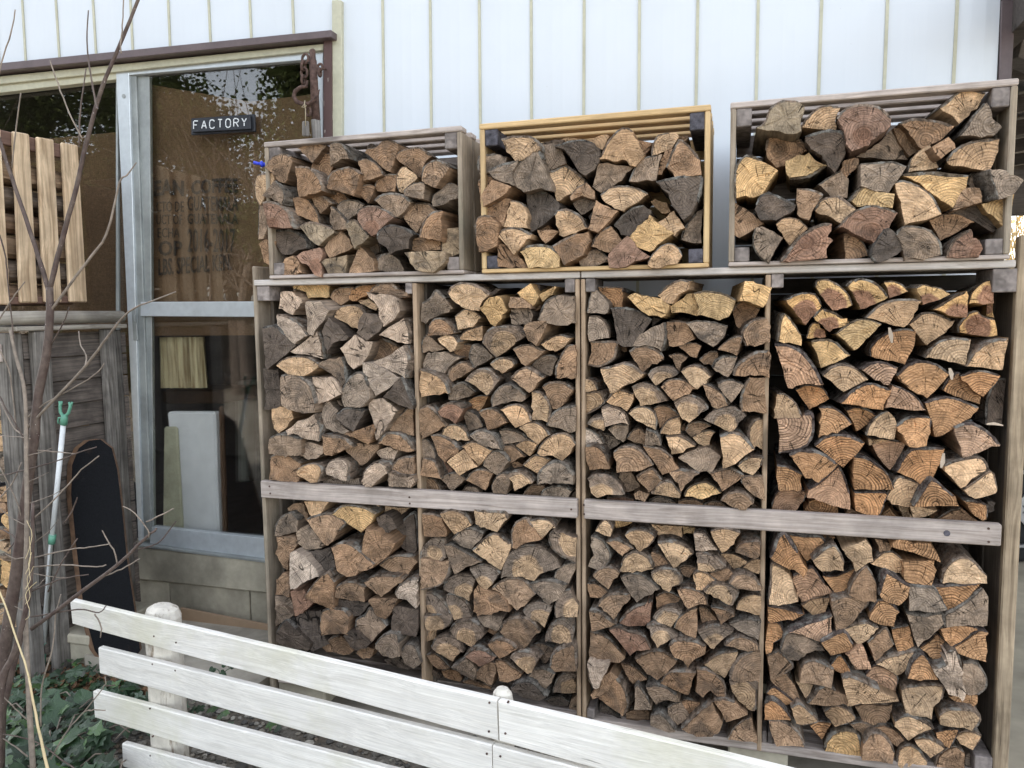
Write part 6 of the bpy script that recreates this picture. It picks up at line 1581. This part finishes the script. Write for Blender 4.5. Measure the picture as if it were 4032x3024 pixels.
# ------------------------------------------------------------------ ivy, gravel and litter
def ivy_mesh(kind, seed):
    r = random.Random(seed)
    if kind == 0: o = [(0, 0), (.28, -.16), (.55, .02), (.50, .22), (.78, .42), (.42, .52), (.30, .62), (0, 1.05)]
    elif kind == 1: o = [(0, 0), (.30, -.12), (.52, .10), (.50, .40), (.36, .70), (.18, .90), (0, 1.05)]
    else: o = [(0, 0), (.22, -.18), (.60, -.10), (.56, .14), (.90, .38), (.50, .42), (.36, .60), (.16, .80), (0, 1.15)]
    o = [(a * r.uniform(.9, 1.1), b) for a, b in o]; o = [(q.x, q.y) for q in catmull([Vector(q) for q in o], 2)] + [o[-1]]
    V = [(0, .35, .0)]; L = [(x, y, -.12 * x * x + .05 * math.sin(y * 3 + seed) - .10 * y * y + .05 * x) for x, y in o]
    Rt = [(-x * r.uniform(.9, 1.05), y, z) for x, y, z in L[1:-1]][::-1]; ring = L + Rt; V += ring; n = len(ring)
    F = [(0, 1 + i, 1 + (i + 1) % n) for i in range(n)]; I = [0] * n
    # raised veins
    for (x, y) in [(0, 1.0)] + [(L[k][0] * .85, L[k][1] * .85) for k in (4, 8, 11)] + [(-L[k][0] * .85, L[k][1] * .85) for k in (4, 8, 11)]:
        m = len(V); d = Vector((x, y - .02)); s = Vector((-d.y, d.x)).normalized() * .017; z = -.12 * x * x - .10 * y * y + .05 * abs(x) + .05 * math.sin(y * 3 + seed) + .012
        V += [(s.x, .02 + s.y, .016), (-s.x, .02 - s.y, .016), (x, y, z)]; F.append((m, m + 1, m + 2)); I.append(1)
    return V, F, I
LM = []
for k in range(6):
    V, F, I = ivy_mesh(k % 3, k * 3 + 1)
    for light in (0, 1):
        me = bpy.data.meshes.new('leaf'); me.from_pydata(V, [], F); me.materials.append(M['ivylight' if light else 'ivy']); me.materials.append(M['vein']); me.polygons.foreach_set('material_index', I); LM.append(me)
iv = thing('ivy_plant', 'dark green ivy sprawling on the ground left of the white fence', 'ivy', (-1.6, -.5, 0))
rv = random.Random(11)
def leaf_at(p, s, light, parent, k=None, nrm=None):
    me = LM[(k if k is not None else rv.randrange(6)) * 2 + (1 if light else 0)]
    o = bpy.data.objects.new('leaf', me); COL.objects.link(o); o.parent = parent; o.location = p - origin(parent)
    tilt = nrm or Vector((rv.gauss(0, .35), rv.gauss(-.45, .3), 1)).normalized()
    q = tilt.to_track_quat('Z', 'Y'); q2 = q @ Matrix.Rotation(rv.uniform(0, 6.28), 4, 'Z').to_quaternion(); o.rotation_mode = 'QUATERNION'; o.rotation_quaternion = q2; o.scale = (s, s, s); return o
nleaf = 0; tries = 0; big = []
for (u, v, s, l) in ((180, 2800, .085, 0), (250, 2930, .09, 0), (310, 2990, .062, 0), (370, 3010, .08, 0), (330, 2940, .05, 1), (200, 2985, .06, 1), (290, 2660, .06, 0), (340, 2640, .05, 0), (390, 2900, .055, 0), (60, 2900, .07, 0), (70, 3000, .07, 0), (500, 2715, .05, 0), (520, 2690, .05, 0), (130, 2740, .05, 0), (160, 2700, .04, 1)):
    leaf_at(PZ(u, v, .10), s, l, iv); nleaf += 1
while nleaf < 295 and tries < 6000:
    tries += 1; u, v = rv.uniform(-80, 640), rv.uniform(2610, 3110)
    if (v < 2700 and u > 520) or (v > 2860 and u > 440): continue
    if v < 2640 + max(0, 200 - u) * .4: continue
    z = rv.uniform(.015, .13) * (1 if v > 2720 else .5); p = PZ(u, v, z)
    if p.y > .0 and p.x > -2.35: continue
    leaf_at(p, rv.uniform(.022, .055), rv.random() < (.18 if v > 2720 else .5), iv); nleaf += 1
for (u, v) in ((840, 2630), (873, 2617), (905, 2628), (868, 2648)): leaf_at(PY(u, v, -.15), .026, 0, iv, 1, Vector((.2, -.9, .5)).normalized())
tubeobj('stalk', [PY(868, 2668, -.14), PY(862, 2640, -.15), PY(845, 2630, -.15)], .0016, M['vein'], iv, 5); tubeobj('stalk', [PY(868, 2668, -.14), PY(890, 2640, -.15), PY(905, 2632, -.15)], .0016, M['vein'], iv, 5); tubeobj('stalk', [PY(868, 2668, -.14), PY(866, 2760, -.12)], .0016, M['vein'], iv, 5)
for (u, v) in ((770, 2760), (800, 2790), (830, 2800), (860, 2830), (880, 2815), (910, 2845), (600, 2770), (640, 2780), (720, 2790), (760, 2800), (1090, 2860), (1060, 2845)): leaf_at(PZ(u, v, .05), rv.uniform(.028, .045), rv.random() < .4, iv)
for i in range(16):
    u, v = rv.uniform(0, 500), rv.uniform(2700, 3020); p = PZ(u, v, .07); a = rv.uniform(0, 6.28); q = p + Vector((math.cos(a), math.sin(a), 0)) * .09
    tubeobj('vine', [p, (p + q) / 2 + Vector((0, 0, .02)), q], .0028, M['twigpale'], iv, 5)
# ground cover under the countable leaves
V = []; F = []; I = []
lv = [ivy_mesh(k, k + 20) for k in range(3)]
for i in range(1500):
    u, v = rv.uniform(-300, 700), rv.uniform(2600, 3300); p = PZ(u, v, rv.uniform(.004, .05))
    if (v < 2700 and u > 520) or (v > 2860 and u > 440): continue
    if p.y > .05 and p.x > -2.4: continue
    a, b, c = lv[rv.randrange(3)]; s = rv.uniform(.014, .035); rot = (Vector((rv.gauss(0, .4), rv.gauss(-.3, .3), 1)).to_track_quat('Z', 'Y') @ Matrix.Rotation(rv.uniform(0, 6.28), 4, 'Z').to_quaternion())
    n = len(V); V += [p + rot @ (Vector(q) * s) for q in a]; F += [tuple(t + n for t in f) for f in b]; li = 2 if rv.random() < .12 else 0; I += [li if t == 0 else 1 for t in c]
o = mesh('ivy_undergrowth', V, F, [M['ivy'], M['vein'], M['ivylight']], None, I); props(o, 'low ivy ground cover', 'ivy', None, 'stuff')
# gravel
ico = []
t = (1 + 5 ** .5) / 2
IV = [Vector(v).normalized() for v in ((-1, t, 0), (1, t, 0), (-1, -t, 0), (1, -t, 0), (0, -1, t), (0, 1, t), (0, -1, -t), (0, 1, -t), (t, 0, -1), (t, 0, 1), (-t, 0, -1), (-t, 0, 1))]
IF = [(0, 11, 5), (0, 5, 1), (0, 1, 7), (0, 7, 10), (0, 10, 11), (1, 5, 9), (5, 11, 4), (11, 10, 2), (10, 7, 6), (7, 1, 8), (3, 9, 4), (3, 4, 2), (3, 2, 6), (3, 6, 8), (3, 8, 9), (4, 9, 5), (2, 4, 11), (6, 2, 10), (8, 6, 7), (9, 8, 1)]
V = []; F = []; T1 = []
gr = random.Random(3)
for i in range(9000):
    x = gr.uniform(-1.95, .9); y = gr.uniform(-1.35, .05)
    if x > -1.55 and y > -.03: continue
    s = gr.choice([.004, .006, .008, .011, .015]) * gr.uniform(.7, 1.3); sc3 = Vector((gr.uniform(.7, 1.4), gr.uniform(.7, 1.4), gr.uniform(.35, .7))); rot = Matrix.Rotation(gr.uniform(0, 6.28), 3, 'Z'); n = len(V)
    c = gr.choice([(.20, .185, .155), (.14, .13, .11), (.26, .235, .19), (.17, .135, .10), (.10, .095, .085), (.30, .28, .24)]); gf_ = gr.uniform(.75, 1.3); c = tuple(a * gf_ for a in c)
    for q in IV:
        w_ = Vector((q.x * sc3.x, q.y * sc3.y, q.z * sc3.z)) * (s * gr.uniform(.8, 1.15)); V.append(rot @ w_ + Vector((x, y, s * .3 + .001)))
    F += [tuple(a + n for a in f) for f in IF]; T1 += [c] * 12
o = mesh('gravel', V, F, M['stone']); setattrs(o.data, T1); props(o, 'grey gravel', 'gravel', None, 'stuff')
V = []; F = []
for i in range(900):
    u, v = gr.uniform(-150, 620), gr.uniform(2560, 2760); p = PZ(u, v, gr.uniform(.004, .03))
    if p.y > .42 or (p.x > -2.44 and p.y > 0): continue
    s = gr.uniform(.008, .024); rot = (Vector((gr.gauss(0, .5), gr.gauss(0, .5), 1)).to_track_quat('Z', 'Y') @ Matrix.Rotation(gr.uniform(0, 6.28), 4, 'Z').to_quaternion()); n = len(V)
    V += [p + rot @ (Vector(q) * s) for q in ((0, -1, .1), (.5, -.3, 0), (.4, .6, .15), (0, 1, 0), (-.5, .5, .2), (-.45, -.4, 0))]; F.append(tuple(range(n, n + 6)))
o = mesh('leaf_litter', V, F, M['soilpaper']); props(o, 'dry brown leaf litter', 'leaf litter', None, 'stuff')
for (u, v, m, l) in ((150, 2600, 'palepaper', 'pale curled dry leaf lying by the foot of the white pole'), (205, 2580, 'soilpaper', 'orange brown dry leaf beside the green pole foot')):
    p = PZ(u + 30, v, .03); n = 8; V = [p + Vector((0, 0, .012))] + [p + Vector((math.cos(k * .785) * .028, math.sin(k * .785) * .02, .012 * math.sin(k * 2.2))) for k in range(n)]; F = [(0, 1 + k, 1 + (k + 1) % n) for k in range(n)]; o = mesh('dry_leaf', V, F, M[m]); props(o, l, 'leaf')

# ------------------------------------------------------------------ carport, car and sunlit scrub at the right edge
cp = thing('carport', 'dark timber carport roof at the right edge beyond the house corner', 'carport', (2.5, 3, 0))
V8 = [Vector((.95, -.2, 2.52)), Vector((6.5, -.2, 3.3)), Vector((6.5, 7, 3.3)), Vector((.95, 7, 2.52))]; V8 += [q + Vector((0, 0, .04)) for q in V8]; V, F = bevel_box(V8, .005); fix_normals(mesh('roof_sheet', V, F, M['roof'], cp))
for i in range(9): y = .0 + i * .8; beam('rafter', (.96, y, 2.46), (6.5, y, 3.24), .045, .09, M['beam_dark'], cp, Vector((0, 0, 1)))
beam('eaves_beam', (.985, -.1, 2.40), (.985, 7, 2.40), .06, .12, M['beam_dark'], cp); beam('cross_brace', (1.02, .7, 2.36), (2.4, 1.6, 1.95), .07, .10, M['beam_dark'], cp)
beam('tie_beam', (.985, 2.2, 2.05), (6.4, 2.2, 2.05), .12, .22, M['beam_dark'], cp)
box('carport_post', 6.3, 6.42, 2.1, 2.3, 0, 3.1, M['beam_dark'], cp)
car = thing('parked_car', 'dark grey parked car half hidden behind the right end of the log rack', 'car', (3.4, 3.4, 0))
XC, Y0c, Y1c = 1.24, 2.45, 4.15
body = [(0, .32), (0, .62), (.08, .74), (.55, .86), (1.05, .94), (1.75, 1.40), (2.0, 1.46), (3.1, 1.47), (3.75, 1.05), (4.15, .98), (4.25, .6), (4.25, .32)]
wx = [PY(4005, 1910, Y0c).x - XC, PY(4005, 1910, Y0c).x - XC + 2.5]
bot = []
for c in (wx[1], wx[0]):
    bot += [(c + .38 * math.cos(a), .32 + .38 * math.sin(a)) for a in [math.pi * k / 8 for k in range(9)]]
prof = body + bot
prism('body', [(XC + a, b) for a, b in prof], Y0c, Y1c, M['carpaint'], car)
prism('side_window', [(XC + 1.22, .97), (XC + 1.8, 1.36), (XC + 3.0, 1.38), (XC + 3.5, 1.02)], Y0c - .006, Y0c - .001, M['carglass'], car)
for c in wx:
    for y in (Y1c - .2, Y0c + .02):
        wl = tubeobj('wheel', [(XC + c, y, .33), (XC + c, y + .02, .33), (XC + c, y + .17, .33), (XC + c, y + .18, .33)], [.29, .32, .32, .29], M['rubber'], car, 28)
    mb = MB()
    for k in range(7):
        a = 2 * math.pi * k / 7; d = Vector((math.cos(a), 0, math.sin(a))); s = Vector((-d.z, 0, d.x)); c0 = Vector((XC + c, Y0c - .004, .33)); A = c0 + d * .03; B = c0 + d * .21
        V = [A - s * .022, B - s * .014, B + s * .014, A + s * .022]; V += [q + Vector((0, .02, 0)) for q in V]; mb.add(V, [(0, 1, 2, 3), (7, 6, 5, 4), (0, 4, 5, 1), (2, 6, 7, 3), (1, 5, 6, 2), (3, 7, 4, 0)])
    P = [Vector((XC + c + .215 * math.cos(2 * math.pi * k / 28), Y0c, .33 + .215 * math.sin(2 * math.pi * k / 28))) for k in range(29)]; tube(mb, P, .012, 6); tube(mb, [(XC + c, Y0c - .01, .33), (XC + c, Y0c + .01, .33)], .035, 12)
    fix_normals(mb.out('rim', M['rim'], wl))
box('headlight', XC + .02, XC + .38, Y0c - .005, Y0c + .12, .64, .76, M['lamp'], car, .02); box('mirror', XC + 1.25, XC + 1.42, Y0c - .16, Y0c - .02, .95, 1.07, M['carpaint'], car, .02); box('door_handle', XC + 2.3, XC + 2.48, Y0c - .02, Y0c - .002, .84, .87, M['rim'], car, .005)
def bush(name, label, cx, cy, w_, d_, h0, h1, n, mats, leafs, seed, cat, group=None, trunks=0, twigs=90):
    r = random.Random(seed); b = thing(name, label, cat, (cx, cy, 0), group); mb = MB(); V = []; F = []; I = []
    for i in range(twigs):
        a = Vector((cx + r.gauss(0, w_ * .18), cy + r.gauss(0, d_ * .18), h0 * r.uniform(.6, 1))); c = Vector((cx + r.gauss(0, w_ * .5), cy + r.gauss(0, d_ * .5), r.uniform(h0, h1))); m = (a + c) / 2 + Vector((r.gauss(0, .1), r.gauss(0, .1), .15)); tube(mb, [a, m, c], [.012 * (h1 - h0) ** .5, .008, .003], 5)
    for i in range(trunks):
        x, y = cx + r.gauss(0, w_ * .12), cy + r.gauss(0, d_ * .12); tube(mb, [(x, y, 0), (x + r.gauss(0, .1), y, h0 * .6), (x + r.gauss(0, .3), y, h0 * 1.2), (x + r.gauss(0, .6), y, h1 * .8)], [.13, .11, .09, .03], 9, jit=.05)
    if mb.V: fix_normals(mb.out('trunk' if trunks else 'stem', mats[0], b))
    cl = [(Vector((cx + r.gauss(0, w_ * .42), cy + r.gauss(0, d_ * .42), r.uniform(h0, h1))), r.uniform(.18, .5) * (h1 - h0) * .35) for _ in range(26)]
    for i in range(n):
        c, s = cl[r.randrange(len(cl))]; p = c + Vector((r.gauss(0, s), r.gauss(0, s), r.gauss(0, s * .7))); L = leafs * r.uniform(.6, 1.4); d = Vector((r.gauss(0, 1), r.gauss(0, 1), r.gauss(-.3, .6))).normalized(); sd_ = d.orthogonal().normalized() * (L * .32); m = len(V); V += [p, p + d * L * .5 + sd_, p + d * L, p + d * L * .5 - sd_]; F.append((m, m + 1, m + 2, m + 3))
    if V: mesh('crown', V, F, mats[1], b)
bush('straw_scrub', 'sunlit straw coloured scrub beyond the right end of the rack', 3.3, 7.9, 1.8, 1.0, .6, 3.4, 1800, [M['straw'], M['straw']], .10, 4, 'scrub', twigs=380)
bush('garden_shrub', 'green shrub behind the parked car at the right edge', 3.2, 6.6, 1.4, .8, .3, 1.35, 5000, [M['treebark'], M['treeleaf']], .07, 6, 'shrub')
# trees behind the viewer: they show only as reflections in the door glass
bush('evergreen_tree', 'broad evergreen reflected in the upper glass of the sliding door', -8.4, -8.3, 4.8, 2.0, 2.6, 5.6, 90000, [M['treebark'], M['treeleaf']], .09, 21, 'tree', trunks=2, twigs=130)
bush('evergreen_tree', 'looser evergreen reflected in the left window pane', -13.2, -8.6, 4.2, 2.0, 2.6, 5.8, 45000, [M['treebark'], M['treeleaf']], .09, 22, 'tree', trunks=2, twigs=180)
bush('reflection_hedge', 'unseen hedge added to keep low reflections in the door glass dark', -10.5, -9.8, 11, 1.0, .1, 2.9, 40000, [M['treebark'], M['ivy']], .24, 23, 'hedge', twigs=20)  # added behind the viewer so the bright horizon does not wash out the glass

for i, (pts, l) in enumerate((([(3502, 1290), (3508, 1320), (3512, 1350)], 'pale shred of bark dangling over the log just under the top of the fourth bay'), ([(3740, 1450), (3746, 1470), (3748, 1495)], 'pale shred of bark hanging at the upper right of the fourth bay'), ([(3885, 1670), (3915, 1668), (3950, 1675)], 'flat pale splinter lying near the right edge of the fourth bay'), ([(3716, 1785), (3712, 1820), (3706, 1842)], 'pale splinter standing upright between logs low in the upper fourth bay'))):
    P = [PY(u, v, -.052) for u, v in pts]; mb = MB(); s = Vector((.006, 0, 0)) if i != 2 else Vector((0, 0, .004)); V = [P[0] - s * .5, P[0] + s * .5, P[1] + s, P[1] - s, P[2] + s * .4, P[2] - s * .4]; V += [q + Vector((0, .0015, 0)) for q in V]
    o = fix_normals(mesh('bark_shred', V, [(0, 1, 2, 3), (3, 2, 4, 5), (9, 8, 7, 6), (11, 10, 8, 9), (0, 6, 7, 1), (1, 7, 8, 2), (2, 8, 10, 4), (4, 10, 11, 5), (5, 11, 9, 3), (3, 9, 6, 0)], M['palepaper'])); props(o, l, 'bark shred', 'pale bark shreds among the logs')
